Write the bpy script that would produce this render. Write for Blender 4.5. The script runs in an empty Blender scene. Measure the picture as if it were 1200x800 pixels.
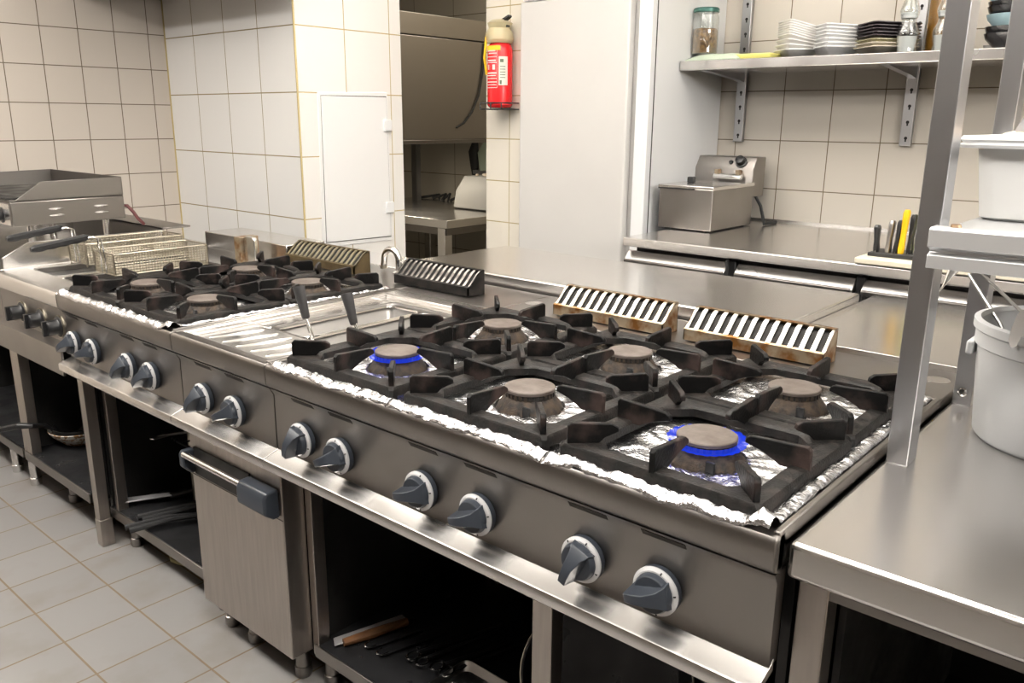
import bpy, math, random
from mathutils import Vector, Matrix, noise
random.seed(7)
PI = math.pi
SC = bpy.context.scene
COL = SC.collection
FLOOR = -0.06
ORG = {}

# ---------------------------------------------------------------- materials
def mat(name, col=(.8, .8, .8), rough=.5, metal=0., spec=.5, var=0., vscale=20., bump=0., bscale=60.,
        stretch=(1, 1, 1), rvar=0., col2=None, detail=3., emit=None, trans=0., ior=1.45, coat=0., vlo=None, vhi=None, alpha=1.):
    if vlo is None: vlo, vhi = (.15, .85) if metal > .6 else (.35, .65)
    m = bpy.data.materials.new(name); m.use_nodes = True
    nt = m.node_tree; n = nt.nodes; L = nt.links
    b = n['Principled BSDF']
    c4 = (*col, 1)
    b.inputs['Base Color'].default_value = c4
    b.inputs['Roughness'].default_value = rough
    b.inputs['Metallic'].default_value = metal
    b.inputs['Specular IOR Level'].default_value = spec
    b.inputs['Transmission Weight'].default_value = trans
    b.inputs['IOR'].default_value = ior
    b.inputs['Coat Weight'].default_value = coat
    b.inputs['Alpha'].default_value = alpha
    if emit:
        b.inputs['Emission Color'].default_value = (*emit[0], 1); b.inputs['Emission Strength'].default_value = emit[1]
    if var or rvar or bump or col2:
        tc = n.new('ShaderNodeTexCoord'); mp = n.new('ShaderNodeMapping'); mp.inputs['Scale'].default_value = stretch
        L.new(tc.outputs['Object'], mp.inputs['Vector'])
        nz = n.new('ShaderNodeTexNoise'); nz.inputs['Scale'].default_value = vscale; nz.inputs['Detail'].default_value = detail
        L.new(mp.outputs['Vector'], nz.inputs['Vector'])
        rm = n.new('ShaderNodeMapRange'); rm.inputs['From Min'].default_value = vlo; rm.inputs['From Max'].default_value = vhi
        L.new(nz.outputs['Fac'], rm.inputs['Value'])
        if var or col2:
            mx = n.new('ShaderNodeMix'); mx.data_type = 'RGBA'
            mx.inputs['A'].default_value = c4
            c2 = col2 if col2 else tuple(max(0, c * (1 - var)) for c in col)
            mx.inputs['B'].default_value = (*c2, 1)
            L.new(rm.outputs['Result'], mx.inputs['Factor']); L.new(mx.outputs['Result'], b.inputs['Base Color'])
        if rvar:
            r2 = n.new('ShaderNodeMapRange'); r2.inputs['From Min'].default_value = vlo; r2.inputs['From Max'].default_value = vhi
            r2.inputs['To Min'].default_value = max(.03, rough - rvar); r2.inputs['To Max'].default_value = min(1, rough + rvar)
            L.new(nz.outputs['Fac'], r2.inputs['Value']); L.new(r2.outputs['Result'], b.inputs['Roughness'])
        if bump:
            n2 = n.new('ShaderNodeTexNoise'); n2.inputs['Scale'].default_value = bscale; n2.inputs['Detail'].default_value = 3
            L.new(mp.outputs['Vector'], n2.inputs['Vector'])
            bp = n.new('ShaderNodeBump'); bp.inputs['Strength'].default_value = bump; bp.inputs['Distance'].default_value = .004
            L.new(n2.outputs['Fac'], bp.inputs['Height']); L.new(bp.outputs['Normal'], b.inputs['Normal'])
    return m

def tile_mat(name, au, av, u0, v0, du, dv, tile, grout, gw=.004, rough=.22, var=.03, dirt=None, bump=.25, mottled=0.):
    """square tiles laid on world axes au (0=x,1=y,2=z), av"""
    m = bpy.data.materials.new(name); m.use_nodes = True
    nt = m.node_tree; n = nt.nodes; L = nt.links; b = n['Principled BSDF']
    tc = n.new('ShaderNodeTexCoord'); sp = n.new('ShaderNodeSeparateXYZ'); L.new(tc.outputs['Object'], sp.inputs[0])
    def off(ax, o):
        a = n.new('ShaderNodeMath'); a.operation = 'SUBTRACT'; a.inputs[1].default_value = o
        L.new(sp.outputs[ax], a.inputs[0]); return a
    cb = n.new('ShaderNodeCombineXYZ'); L.new(off(au, u0).outputs[0], cb.inputs[0]); L.new(off(av, v0).outputs[0], cb.inputs[1])
    br = n.new('ShaderNodeTexBrick'); br.offset = 0; br.squash = 1
    br.inputs['Scale'].default_value = 1; br.inputs['Brick Width'].default_value = du; br.inputs['Row Height'].default_value = dv
    br.inputs['Mortar Size'].default_value = gw / 2; br.inputs['Mortar Smooth'].default_value = .15; br.inputs['Bias'].default_value = 0
    t2 = tuple(c * (1 - var) for c in tile)
    br.inputs['Color1'].default_value = (*tile, 1); br.inputs['Color2'].default_value = (*t2, 1); br.inputs['Mortar'].default_value = (*grout, 1)
    L.new(cb.outputs[0], br.inputs['Vector'])
    colout = br.outputs['Color']
    if dirt:
        nz = n.new('ShaderNodeTexNoise'); nz.inputs['Scale'].default_value = dirt[1]; nz.inputs['Detail'].default_value = 5
        L.new(tc.outputs['Object'], nz.inputs['Vector'])
        rm = n.new('ShaderNodeMapRange'); rm.inputs['From Min'].default_value = .5; rm.inputs['From Max'].default_value = .75; rm.inputs['To Max'].default_value = dirt[2]
        L.new(nz.outputs['Fac'], rm.inputs['Value'])
        mx = n.new('ShaderNodeMix'); mx.data_type = 'RGBA'; mx.blend_type = 'MULTIPLY'
        L.new(rm.outputs['Result'], mx.inputs['Factor']); L.new(colout, mx.inputs['A']); mx.inputs['B'].default_value = (*dirt[0], 1)
        colout = mx.outputs['Result']
    L.new(colout, b.inputs['Base Color'])
    rr = n.new('ShaderNodeMapRange'); rr.inputs['To Min'].default_value = rough; rr.inputs['To Max'].default_value = .85
    L.new(br.outputs['Fac'], rr.inputs['Value']); L.new(rr.outputs['Result'], b.inputs['Roughness'])
    bp = n.new('ShaderNodeBump'); bp.inputs['Strength'].default_value = bump; bp.inputs['Distance'].default_value = .002; bp.invert = True
    L.new(br.outputs['Fac'], bp.inputs['Height'])
    if mottled:
        n3 = n.new('ShaderNodeTexNoise'); n3.inputs['Scale'].default_value = 9
        L.new(tc.outputs['Object'], n3.inputs['Vector'])
        b2 = n.new('ShaderNodeBump'); b2.inputs['Strength'].default_value = mottled; b2.inputs['Distance'].default_value = .003
        L.new(n3.outputs['Fac'], b2.inputs['Height']); L.new(bp.outputs['Normal'], b2.inputs['Normal']); bp = b2
    L.new(bp.outputs['Normal'], b.inputs['Normal'])
    return m

def glass_mat(name, haze):
    m = bpy.data.materials.new(name); m.use_nodes = True; nt = m.node_tree; n = nt.nodes; L = nt.links
    n.remove(n['Principled BSDF']); out = n['Material Output']
    tr = n.new('ShaderNodeBsdfTransparent'); tr.inputs[0].default_value = (.95, .965, .96, 1)
    gl = n.new('ShaderNodeBsdfGlossy'); gl.inputs['Roughness'].default_value = .06; gl.inputs[0].default_value = (.95, .95, .95, 1)
    lw = n.new('ShaderNodeLayerWeight'); lw.inputs[0].default_value = .35
    r = n.new('ShaderNodeMapRange'); r.inputs['To Min'].default_value = haze * .5; r.inputs['To Max'].default_value = .6
    L.new(lw.outputs['Facing'], r.inputs['Value'])
    mx = n.new('ShaderNodeMixShader'); L.new(r.outputs['Result'], mx.inputs[0]); L.new(tr.outputs[0], mx.inputs[1]); L.new(gl.outputs[0], mx.inputs[2]); L.new(mx.outputs[0], out.inputs[0])
    return m

M = {}
def build_materials():
    st = (.60, .58, .56)
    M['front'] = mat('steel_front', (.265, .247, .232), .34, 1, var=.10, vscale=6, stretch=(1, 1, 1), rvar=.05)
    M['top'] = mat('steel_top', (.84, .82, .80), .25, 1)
    M['brush'] = mat('steel_brushed_upright', (.46, .42, .385), .36, 1, var=.16, vscale=10, stretch=(9, 9, .8), rvar=.06)
    M['ledge'] = mat('steel_ledge', (.76, .74, .72), .24, 1, var=.05, vscale=6, rvar=.05, detail=1)
    M['post'] = mat('steel_post', (.42, .42, .43), .32, 1)
    M['deep'] = mat('steel_basin', (.24, .23, .22), .36, 1)
    M['chrome'] = mat('chrome', (.82, .81, .79), .10, 1)
    M['wire'] = mat('steel_wire', (.47, .43, .35), .32, 1)
    M['alu'] = mat('pale_aluminium', (.80, .81, .82), .38, .75)
    M['inner'] = mat('dark_inner_steel', (.020, .019, .018), .5, .2, var=.4, vscale=9, rvar=.12)  # near-black steel for cabinet insides and panels
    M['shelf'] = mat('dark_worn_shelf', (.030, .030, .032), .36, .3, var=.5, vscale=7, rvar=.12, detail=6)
    M['iron'] = mat('cast_iron', (.010, .0095, .009), .58, 0, spec=.20, col2=(.036, .029, .026), vscale=30, rvar=.14, bump=.35, bscale=240, detail=6, vlo=.45, vhi=.75)
    M['fin'] = mat('cast_iron_fins', (.006, .0058, .0058), .52, 0, spec=.14, col2=(.050, .034, .030), vscale=16, rvar=.14, bump=.25, bscale=200, detail=5, vlo=.5, vhi=.72)
    M['burner'] = mat('burnt_brass_burner', (.060, .040, .026), .62, .3, col2=(.014, .012, .011), vscale=60, bump=.4, bscale=220, detail=6)
    M['cap'] = mat('burner_cap', (.125, .104, .092), .62, .2, col2=(.075, .058, .048), vscale=26, bump=.2, bscale=160, detail=6)
    M['foil'] = mat('aluminium_foil', (.74, .74, .755), .24, 1, bump=.9, bscale=120)
    M['knob'] = mat('slate_plastic', (.033, .039, .050), .36, 0, spec=.45)
    M['ring'] = mat('silver_dial', (.66, .66, .67), .40, .35)
    M['black'] = mat('black_plastic', (.014, .014, .015), .40)
    M['handle'] = mat('charcoal_plastic', (.028, .027, .028), .55)
    M['rubber'] = mat('black_rubber', (.015, .015, .015), .7)
    M['white'] = mat('white_plastic', (.84, .85, .86), .35)
    M['tub'] = mat('white_tub', (.82, .82, .81), .34)
    M['paint'] = mat('white_paint', (.86, .855, .85), .4)
    M['fridge'] = mat('white_enamel', (.61, .595, .575), .30, var=.03, vscale=3)
    M['fridge2'] = mat('white_cabinet', (.88, .885, .89), .35)
    M['gasket'] = mat('grey_gasket', (.42, .41, .40), .6)
    M['porc'] = mat('porcelain', (.88, .88, .88), .22)
    M['porcw'] = mat('warm_porcelain', (.85, .83, .80), .24)
    M['plated'] = mat('dark_glaze', (.030, .022, .026), .3)
    M['plateb'] = mat('beige_glaze', (.62, .56, .46), .3)
    M['plateo'] = mat('olive_glaze', (.38, .35, .22), .3)
    M['teal'] = mat('pale_teal_glaze', (.33, .47, .52), .3)
    M['bowlk'] = mat('black_glaze', (.012, .012, .014), .25)
    M['glass'] = glass_mat('clear_glass', .10)
    M['clearp2'] = glass_mat('thin_bag', .3)
    M['beans'] = mat('dried_beans', (.36, .20, .07), .5, col2=(.10, .05, .02), vscale=90, bump=.8, bscale=120)
    M['lid'] = mat('green_lid', (.05, .13, .11), .35, .4)
    M['mint'] = mat('mint_cloth', (.50, .58, .46), .8, bump=.3, bscale=80)
    M['yellow'] = mat('yellow_sponge', (.80, .74, .22), .8, bump=.4, bscale=150)
    M['salt'] = mat('salt', (.9, .9, .9), .8, bump=.5, bscale=300)
    M['amber'] = mat('amber_glass', (.20, .095, .015), .12, spec=.6)
    M['red'] = mat('red_enamel', (.58, .012, .015), .25)
    M['label'] = mat('label_white', (.78, .75, .66), .6)
    M['ink'] = mat('print_white', (.85, .80, .76), .6)
    M['dark_ink'] = mat('print_dark', (.10, .13, .08), .6)
    M['amberlab'] = mat('print_yellow', (.85, .55, .02), .5)
    M['plasticbag'] = mat('old_clear_bag', (.66, .58, .36), .35, alpha=.75)
    M['board'] = mat('cream_board', (.83, .77, .62), .5, var=.04, vscale=8)
    M['wood'] = mat('brown_wood', (.20, .09, .035), .5, var=.4, vscale=8, stretch=(8, 1, 8))
    M['rust'] = mat('rusty_steel', (.42, .34, .24), .42, .8, col2=(.20, .085, .02), vscale=26, rvar=.1, detail=5, vlo=.4, vhi=.62)
    M['ventpale'] = mat('heat_tinted_steel', (.78, .75, .70), .30, 1, col2=(.60, .45, .28), vscale=9, detail=5, vlo=.52, vhi=.75)
    M['ventbrass'] = mat('yellowed_steel', (.72, .66, .48), .34, .9, col2=(.45, .37, .20), vscale=14, detail=5, vlo=.5, vhi=.75)
    M['brassdark'] = mat('browned_steel', (.22, .17, .09), .45, .8, col2=(.08, .055, .03), vscale=20)
    M['void'] = mat('matte_black_void', (.012, .011, .010), .8)  # matte black for ports, slots, vent insides and other recessed parts
    M['yknob'] = mat('yellow_plastic', (.85, .48, .01), .4)
    M['gknob'] = mat('lime_plastic', (.55, .60, .12), .4)
    M['hose'] = mat('yellow_hose', (.50, .44, .22), .5)
    M['food'] = mat('pale_cream_food', (.72, .58, .44), .6, bump=.5, bscale=50, col2=(.80, .70, .58), vscale=20)
    M['clearp'] = mat('clear_plastic', (.86, .87, .93), .15, trans=.6, ior=1.3)
    M['cable'] = mat('dark_red_cable', (.09, .02, .02), .4)
    M['bowl'] = mat('patterned_bowl', (.78, .76, .72), .3, col2=(.32, .17, .07), vscale=55, vlo=.48, vhi=.55)
    M['pan'] = mat('black_pan', (.022, .022, .023), .35, .4, rvar=.1, vscale=20)
    M['blade'] = mat('knife_blade', (.52, .51, .50), .28, 1)
    M['pale'] = mat('pale_spatula', (.42, .41, .42), .45, .3)
    M['grey'] = mat('grey_appliance', (.36, .35, .33), .45)
    M['seam'] = mat('seam_dark', (.05, .045, .04), .7)
    M['grout'] = mat('yellowed_grout', (.45, .36, .17), .8)
    M['ceil'] = mat('ceiling_white', (.88, .86, .82), .8)
    M['wallp'] = mat('cream_wall', (.45, .42, .37), .7)
    M['walld'] = mat('dark_brown_wall', (.085, .07, .058), .7)
    M['steelback'] = mat('backroom_steel', (.34, .315, .29), .38, 1, var=.1, vscale=3)
    # blue flame
    m = bpy.data.materials.new('blue_gas_flame'); m.use_nodes = True; nt = m.node_tree; n = nt.nodes; L = nt.links
    n.remove(n['Principled BSDF']); out = n['Material Output']
    em = n.new('ShaderNodeEmission'); em.inputs['Color'].default_value = (.012, .05, .80, 1); em.inputs['Strength'].default_value = 1.1
    tr = n.new('ShaderNodeBsdfTransparent'); mx = n.new('ShaderNodeMixShader'); mx.inputs[0].default_value = .55
    L.new(tr.outputs[0], mx.inputs[1]); L.new(em.outputs[0], mx.inputs[2]); L.new(mx.outputs[0], out.inputs[0]); M['flame'] = m
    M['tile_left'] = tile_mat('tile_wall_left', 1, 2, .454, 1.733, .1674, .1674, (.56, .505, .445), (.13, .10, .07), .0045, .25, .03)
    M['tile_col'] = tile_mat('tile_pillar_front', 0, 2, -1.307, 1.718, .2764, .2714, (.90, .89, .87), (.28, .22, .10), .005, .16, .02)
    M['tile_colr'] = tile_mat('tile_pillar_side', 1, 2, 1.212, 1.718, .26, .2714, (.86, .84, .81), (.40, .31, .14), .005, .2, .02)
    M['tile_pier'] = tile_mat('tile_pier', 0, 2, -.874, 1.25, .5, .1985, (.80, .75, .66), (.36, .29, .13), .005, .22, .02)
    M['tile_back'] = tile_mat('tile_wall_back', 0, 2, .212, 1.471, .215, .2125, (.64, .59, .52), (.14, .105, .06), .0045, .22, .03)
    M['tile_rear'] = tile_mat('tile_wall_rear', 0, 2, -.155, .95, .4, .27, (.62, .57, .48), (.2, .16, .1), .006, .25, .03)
    M['tile_floor'] = tile_mat('tile_floor', 0, 1, -.62, -.065, .2045, .2085, (.232, .224, .219), (.17, .125, .08), .006, .42, .10,
                               dirt=((.62, .52, .42), 5., .55), bump=.3)

# ---------------------------------------------------------------- mesh builder
class MB:
    def __init__(s): s.v = []; s.f = []
    def add(s, vs, fs):
        o = len(s.v); s.v += [Vector(p) for p in vs]; s.f += [tuple(i + o for i in f) for f in fs]; return s
    def box(s, x0, x1, y0, y1, z0, z1):
        return s.add([(x0, y0, z0), (x1, y0, z0), (x1, y1, z0), (x0, y1, z0), (x0, y0, z1), (x1, y0, z1), (x1, y1, z1), (x0, y1, z1)],
                     [(0, 3, 2, 1), (4, 5, 6, 7), (0, 1, 5, 4), (1, 2, 6, 5), (2, 3, 7, 6), (3, 0, 4, 7)])
    def loft(s, loops, cap=True, closed=True):
        n = len(loops[0]); vs = [p for l in loops for p in l]; fs = []
        for k in range(len(loops) - 1):
            for i in range(n if closed else n - 1):
                a = k * n + i; b = k * n + (i + 1) % n; fs.append((a, b, b + n, a + n))
        if cap:
            fs.append(tuple(range(n - 1, -1, -1))); fs.append(tuple(range((len(loops) - 1) * n, len(loops) * n)))
        return s.add(vs, fs)
    def prism(s, prof, axis, a, b):
        def P(p, t):
            return {0: (t, p[0], p[1]), 1: (p[0], t, p[1]), 2: (p[0], p[1], t)}[axis]
        return s.loft([[P(p, a) for p in prof], [P(p, b) for p in prof]])
    def tube(s, pts, r, n=10, closed=False, rs=None):
        pts = [Vector(p) for p in pts]; loops = []; N = len(pts); up = None
        for i, p in enumerate(pts):
            if closed: t = pts[(i + 1) % N] - pts[i - 1]
            else: t = pts[min(i + 1, N - 1)] - pts[max(i - 1, 0)]
            t.normalize()
            if up is None:
                up = Vector((0, 0, 1)) if abs(t.z) < .9 else Vector((1, 0, 0))
            u = up - t * up.dot(t)
            if u.length < 1e-4: u = t.orthogonal()
            u.normalize(); up = u; w = t.cross(u); rr = rs[i] if rs else r
            loops.append([p + (u * math.cos(2 * PI * k / n) + w * math.sin(2 * PI * k / n)) * rr for k in range(n)])
        if closed: loops.append(loops[0])
        return s.loft(loops, cap=not closed)
    def lathe(s, prof, c=(0, 0, 0), n=28, mtx=None, cap=True, sx=1., sy=1.):
        c = Vector(c); loops = []
        for r, z in prof:
            l = []
            for k in range(n):
                p = Vector((r * math.cos(2 * PI * k / n) * sx, r * math.sin(2 * PI * k / n) * sy, z))
                if mtx: p = mtx @ p
                l.append(p + c)
            loops.append(l)
        return s.loft(loops, cap=cap)
    def grid(s, nx, ny, fn, keep=None):
        o = len(s.v); s.v += [Vector(fn(i / nx, j / ny)) for j in range(ny + 1) for i in range(nx + 1)]
        for j in range(ny):
            for i in range(nx):
                if keep and not keep((i + .5) / nx, (j + .5) / ny): continue
                a = o + j * (nx + 1) + i; s.f.append((a, a + 1, a + nx + 2, a + nx + 1))
        return s
    def xf(s, m, start=0):
        for i in range(start, len(s.v)): s.v[i] = m @ s.v[i]
        return s

def obj(name, mb, m, parent=None, bev=0., seg=2, ang=35, solid=0., label=None):
    org = ORG[parent.name] if parent is not None else Vector((0, 0, 0))
    me = bpy.data.meshes.new(name)
    me.from_pydata([tuple(v - org) for v in mb.v], [], mb.f)
    me.materials.append(m if not isinstance(m, str) else M[m])
    me.polygons.foreach_set('use_smooth', [True] * len(me.polygons))
    import bmesh
    bm = bmesh.new(); bm.from_mesh(me); bmesh.ops.recalc_face_normals(bm, faces=bm.faces); bm.to_mesh(me); bm.free()
    me.set_sharp_from_angle(angle=math.radians(ang)); me.update()
    o = bpy.data.objects.new(name, me); COL.objects.link(o)
    if parent is not None: o.parent = parent
    ORG[o.name] = org
    if solid:
        md = o.modifiers.new('Solidify', 'SOLIDIFY'); md.thickness = solid; md.offset = 0
    if bev:
        md = o.modifiers.new('Bevel', 'BEVEL'); md.width = bev; md.segments = seg; md.limit_method = 'ANGLE'; md.angle_limit = math.radians(40)
        md.harden_normals = False
    if label: o['label'] = label
    return o

def thing(name, label, cat, loc, group=None):
    o = bpy.data.objects.new(name, None); o.empty_display_size = .05; COL.objects.link(o); o.location = loc
    ORG[o.name] = Vector(loc); tag(o, label, cat, group); return o

def tag(o, label, cat, group=None, kind=None):
    o['label'] = label; o['category'] = cat
    if group: o['group'] = group
    if kind: o['kind'] = kind
    return o

def single(name, mb, m, label, cat, group=None, **k):
    """a thing that is one mesh, its origin moved to its base"""
    c = Vector(((min(v.x for v in mb.v) + max(v.x for v in mb.v)) / 2, (min(v.y for v in mb.v) + max(v.y for v in mb.v)) / 2, min(v.z for v in mb.v)))
    for i in range(len(mb.v)): mb.v[i] = mb.v[i] - c
    o = obj(name, mb, m, None, **k); o.location = c; return tag(o, label, cat, group)

def struct(name, mb, m, **k):
    o = obj(name, mb, m, None, **k); o['kind'] = 'structure'; return o

def copy_thing(root, loc, label, rz=0., group=None):
    c = root.copy(); COL.objects.link(c); c.location = loc; c.rotation_euler = (0, 0, rz); c['label'] = label
    if group: c['group'] = group
    for ch in list(root.children):
        d = ch.copy(); COL.objects.link(d); d.parent = c
        for g in list(ch.children):
            e = g.copy(); COL.objects.link(e); e.parent = d
    return c

def arc(c, r, a0, a1, n, ax='xz'):
    out = []
    for i in range(n + 1):
        a = a0 + (a1 - a0) * i / n; p = list(c)
        i0, i1 = {'xz': (0, 2), 'yz': (1, 2), 'xy': (0, 1)}[ax]
        p[i0] += r * math.cos(a); p[i1] += r * math.sin(a); out.append(tuple(p))
    return out

def rrect(x0, x1, y0, y1, r, n=5):
    pts = []
    for cx, cy, a in ((x1 - r, y1 - r, 0), (x0 + r, y1 - r, PI / 2), (x0 + r, y0 + r, PI), (x1 - r, y0 + r, 1.5 * PI)):
        for i in range(n + 1): pts.append((cx + r * math.cos(a + PI / 2 * i / n), cy + r * math.sin(a + PI / 2 * i / n)))
    return pts

build_materials()
# ================================================================ the room
def room():
    struct('floor', MB().box(-4.6, 4.0, -3.2, 3.7, FLOOR - .1, FLOOR), 'tile_floor')
    struct('ceiling', MB().box(-4.6, 4.0, -3.2, 3.7, 2.60, 2.7), 'ceil')
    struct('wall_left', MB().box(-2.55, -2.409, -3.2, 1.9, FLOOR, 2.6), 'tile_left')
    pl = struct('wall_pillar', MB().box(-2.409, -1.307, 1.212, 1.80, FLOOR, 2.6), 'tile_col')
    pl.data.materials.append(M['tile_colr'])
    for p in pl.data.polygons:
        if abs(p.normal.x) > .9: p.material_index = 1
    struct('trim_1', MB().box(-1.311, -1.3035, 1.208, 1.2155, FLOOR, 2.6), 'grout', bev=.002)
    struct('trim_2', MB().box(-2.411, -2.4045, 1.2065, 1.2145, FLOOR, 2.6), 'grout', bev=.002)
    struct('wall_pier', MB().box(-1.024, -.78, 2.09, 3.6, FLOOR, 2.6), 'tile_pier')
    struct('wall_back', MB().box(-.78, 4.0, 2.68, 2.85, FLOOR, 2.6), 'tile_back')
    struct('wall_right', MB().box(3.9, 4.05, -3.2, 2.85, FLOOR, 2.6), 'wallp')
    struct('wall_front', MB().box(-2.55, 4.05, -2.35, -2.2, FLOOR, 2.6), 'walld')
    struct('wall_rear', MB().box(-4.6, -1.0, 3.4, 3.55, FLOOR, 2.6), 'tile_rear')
    struct('wall_rear_left', MB().box(-4.7, -4.5, 1.7, 3.55, FLOOR, 2.6), 'tile_rear')
    struct('wall_rear_front', MB().box(-4.6, -2.41, 1.75, 1.80, FLOOR, 2.6), 'wallp')

def added_dark_counter():  # unseen counter added so the steel fronts reflect something dark
    t = thing('added_dark_counter', 'unseen dark counter added across the aisle for the steel fronts to reflect', 'counter', (.3, -1.6, FLOOR))
    obj('body', MB().box(-2.3, 3.2, -2.0, -1.32, FLOOR + .1, .84), 'walld', t, bev=.004)
    obj('worktop', MB().box(-2.32, 3.22, -2.02, -1.30, .84, .88), 'post', t, bev=.004)
    obj('plinth', MB().box(-2.25, 3.15, -1.95, -1.37, FLOOR, FLOOR + .1), 'void', t)

def pillar_shade_box():  # unseen box added to shade the upper pillar tiles
    t = thing('pillar_shade_box', 'unseen steel box added under the ceiling to shade the top of the pillar', 'duct', (-1.85, .85, 1.93))
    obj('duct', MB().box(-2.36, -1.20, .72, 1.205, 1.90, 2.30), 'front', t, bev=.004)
    for x in (-2.2, -1.4): obj('hanger', MB().box(x - .02, x + .02, 1.0, 1.04, 2.30, 2.6), 'post', t)

def access_panel():
    X = -1.307
    t = thing('access_panel', 'white painted access hatch with two hinges set in the side of the tiled pillar', 'panel', (X, 1.51, .77))
    f = MB()
    f.prism([(1.300, .770), (1.716, .765), (1.706, 1.458), (1.312, 1.449)], 0, X - .01, X + .004)
    obj('frame', f, 'paint', t, bev=.002)
    obj('seam', MB().prism([(1.318, .79), (1.705, .782), (1.699, 1.441), (1.326, 1.437)], 0, X + .002, X + .0052), 'seam', t)
    obj('hatch', MB().prism([(1.3205, .793), (1.702, .786), (1.696, 1.436), (1.3275, 1.434)], 0, X + .002, X + .009), 'paint', t, bev=.002)
    for z in (1.308, .925):
        obj('hinge', MB().box(X + .006, X + .020, 1.672, 1.718, z - .026, z + .026), 'white', t, bev=.003)

def extinguisher():
    cx, cy, z0 = -.882, 2.03, 1.392
    t = thing('fire_extinguisher', 'red fire extinguisher with yellowed head hanging on the tiled pier beside the fridge', 'fire extinguisher', (cx, cy, z0))
    r = .058
    c = obj('cylinder', MB().lathe([(.035, 0), (r - .008, .002), (r, .012), (r, .255), (r - .006, .275), (r - .022, .297), (.022, .308), (.02, .318)], (cx, cy, z0), 32), 'red', t)
    # printed label wrapped on the front of the cylinder
    def wrap(mb, a0, a1, za, zb, rr, n=10):
        lo = [(cx + rr * math.sin(a0 + (a1 - a0) * i / n), cy - rr * math.cos(a0 + (a1 - a0) * i / n)) for i in range(n + 1)]
        return mb.grid(n, 1, lambda u, v: (*lo[int(round(u * n))], z0 + za + (zb - za) * v))
    obj('side_label', wrap(MB(), .62, 1.35, .10, .225, r + .0012), 'label', c)
    w = MB()
    for k, (za, zb, a0, a1) in enumerate(((.262, .265, -.75, .42), (.247, .253, -.6, .3), (.236, .241, -.45, .42), (.222, .225, -.75, .42), (.205, .211, -.6, .35), (.197, .200, -.75, .42),
                                          (.168, .190, -.5, -.32), (.168, .190, -.2, -.14), (.168, .190, 0., .28), (.150, .156, -.65, .4), (.140, .144, -.75, .35), (.128, .131, -.75, .42),
                                          (.112, .116, -.75, .42), (.100, .103, -.7, .38), (.088, .090, -.8, .45))):
        wrap(w, a0 + .1, a1 + .05, za, zb, r + .0014)
    wrap(w, .50, .52, .09, .27, r + .0014, 2)
    obj('printed_text', w, 'ink', c)
    obj('yellow_band', wrap(MB(), -.85, .75, .272 - .02, .292 - .02, r + .0022), 'amberlab', c)
    d = MB(); wrap(d, .70, .86, .104, .122, r + .002, 3); wrap(d, .72, 1.0, .20, .214, r + .002, 4)
    for k in range(5): wrap(d, .72, 1.15, .132 + k * .012, .135 + k * .012, r + .002, 4)
    obj('label_print', d, 'dark_ink', c)
    obj('valve', MB().lathe([(.02, .315), (.022, .33), (.026, .335), (.026, .352), (.016, .358)], (cx, cy, z0), 16), 'chrome', t)
    h = MB(); h.box(cx - .014, cx + .05, cy - .012, cy + .012, z0 + .352, z0 + .362)
    h.prism([(cx - .02, z0 + .362), (cx + .005, z0 + .362), (cx + .062, z0 + .395), (cx + .058, z0 + .405), (cx - .012, z0 + .376)], 1, cy - .012, cy + .012)
    obj('lever', h, 'black', t, bev=.002)
    b = MB().lathe([(.058, .285), (.066, .30), (.062, .33), (.05, .35), (.058, .372), (.036, .386)], (cx - .004, cy, z0), 14, sx=1.02)
    for v in b.v: v.x += .006 * noise.noise(v * 40); v.y += .006 * noise.noise(v * 37 + Vector((3, 0, 0)))
    obj('plastic_cover', b, 'plasticbag', t)
    obj('hose', MB().tube([(cx - .02, cy - .02, z0 + .34), (cx - .045, cy - .045, z0 + .31), (cx - .052, cy - .05, z0 + .22), (cx - .056, cy - .03, z0 + .15)], .006, 8), 'amberlab', t)
    k = MB()
    for zz in (z0 - .006, z0 + .022):
        k.tube([(cx - .066, 2.088, zz), (cx - .066, cy - .064, zz), (cx + .066, cy - .064, zz), (cx + .066, 2.088, zz)], .0032, 6)
    for xx in (-.066, 0, .066): k.tube([(cx + xx, cy - .064, z0 - .006), (cx + xx, cy - .064, z0 + .022)], .0032, 6)
    k.box(cx - .05, cx + .05, cy - .05, 2.085, z0 - .008, z0 - .003)
    obj('wall_cradle', k, 'black', t)

def fridge():
    t = thing('tall_fridge', 'tall white upright fridge beside the fire extinguisher pier', 'fridge', (-.43, 2.35, FLOOR))
    obj('cabinet', MB().box(-.765, -.09, 2.095, 2.675, FLOOR + .08, 2.0), 'fridge2', t, bev=.004)
    d = obj('door', MB().box(-.762, -.178, 2.03, 2.075, FLOOR + .12, 1.842), 'fridge', t, bev=.008, seg=3)
    obj('top_panel', MB().box(-.762, -.178, 2.045, 2.075, 1.848, 1.995), 'fridge2', t, bev=.003)
    obj('gasket', MB().box(-.755, -.150, 2.074, 2.096, FLOOR + .12, 1.995), 'gasket', t)
    obj('side_seam', MB().box(-.0905, -.0885, 2.095, 2.099, FLOOR + .1, 1.99), 'seam', t)
    p = MB().box(-.150, -.088, 2.052, 2.094, FLOOR + .1, 1.99)
    obj('side_post', p, 'fridge2', t, bev=.006)
    for x in (-.72, -.14):
        for y in (2.15, 2.62): obj('foot', MB().lathe([(.02, 0), (.02, .085)], (x, y, FLOOR), 12), 'rubber', t)

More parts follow.
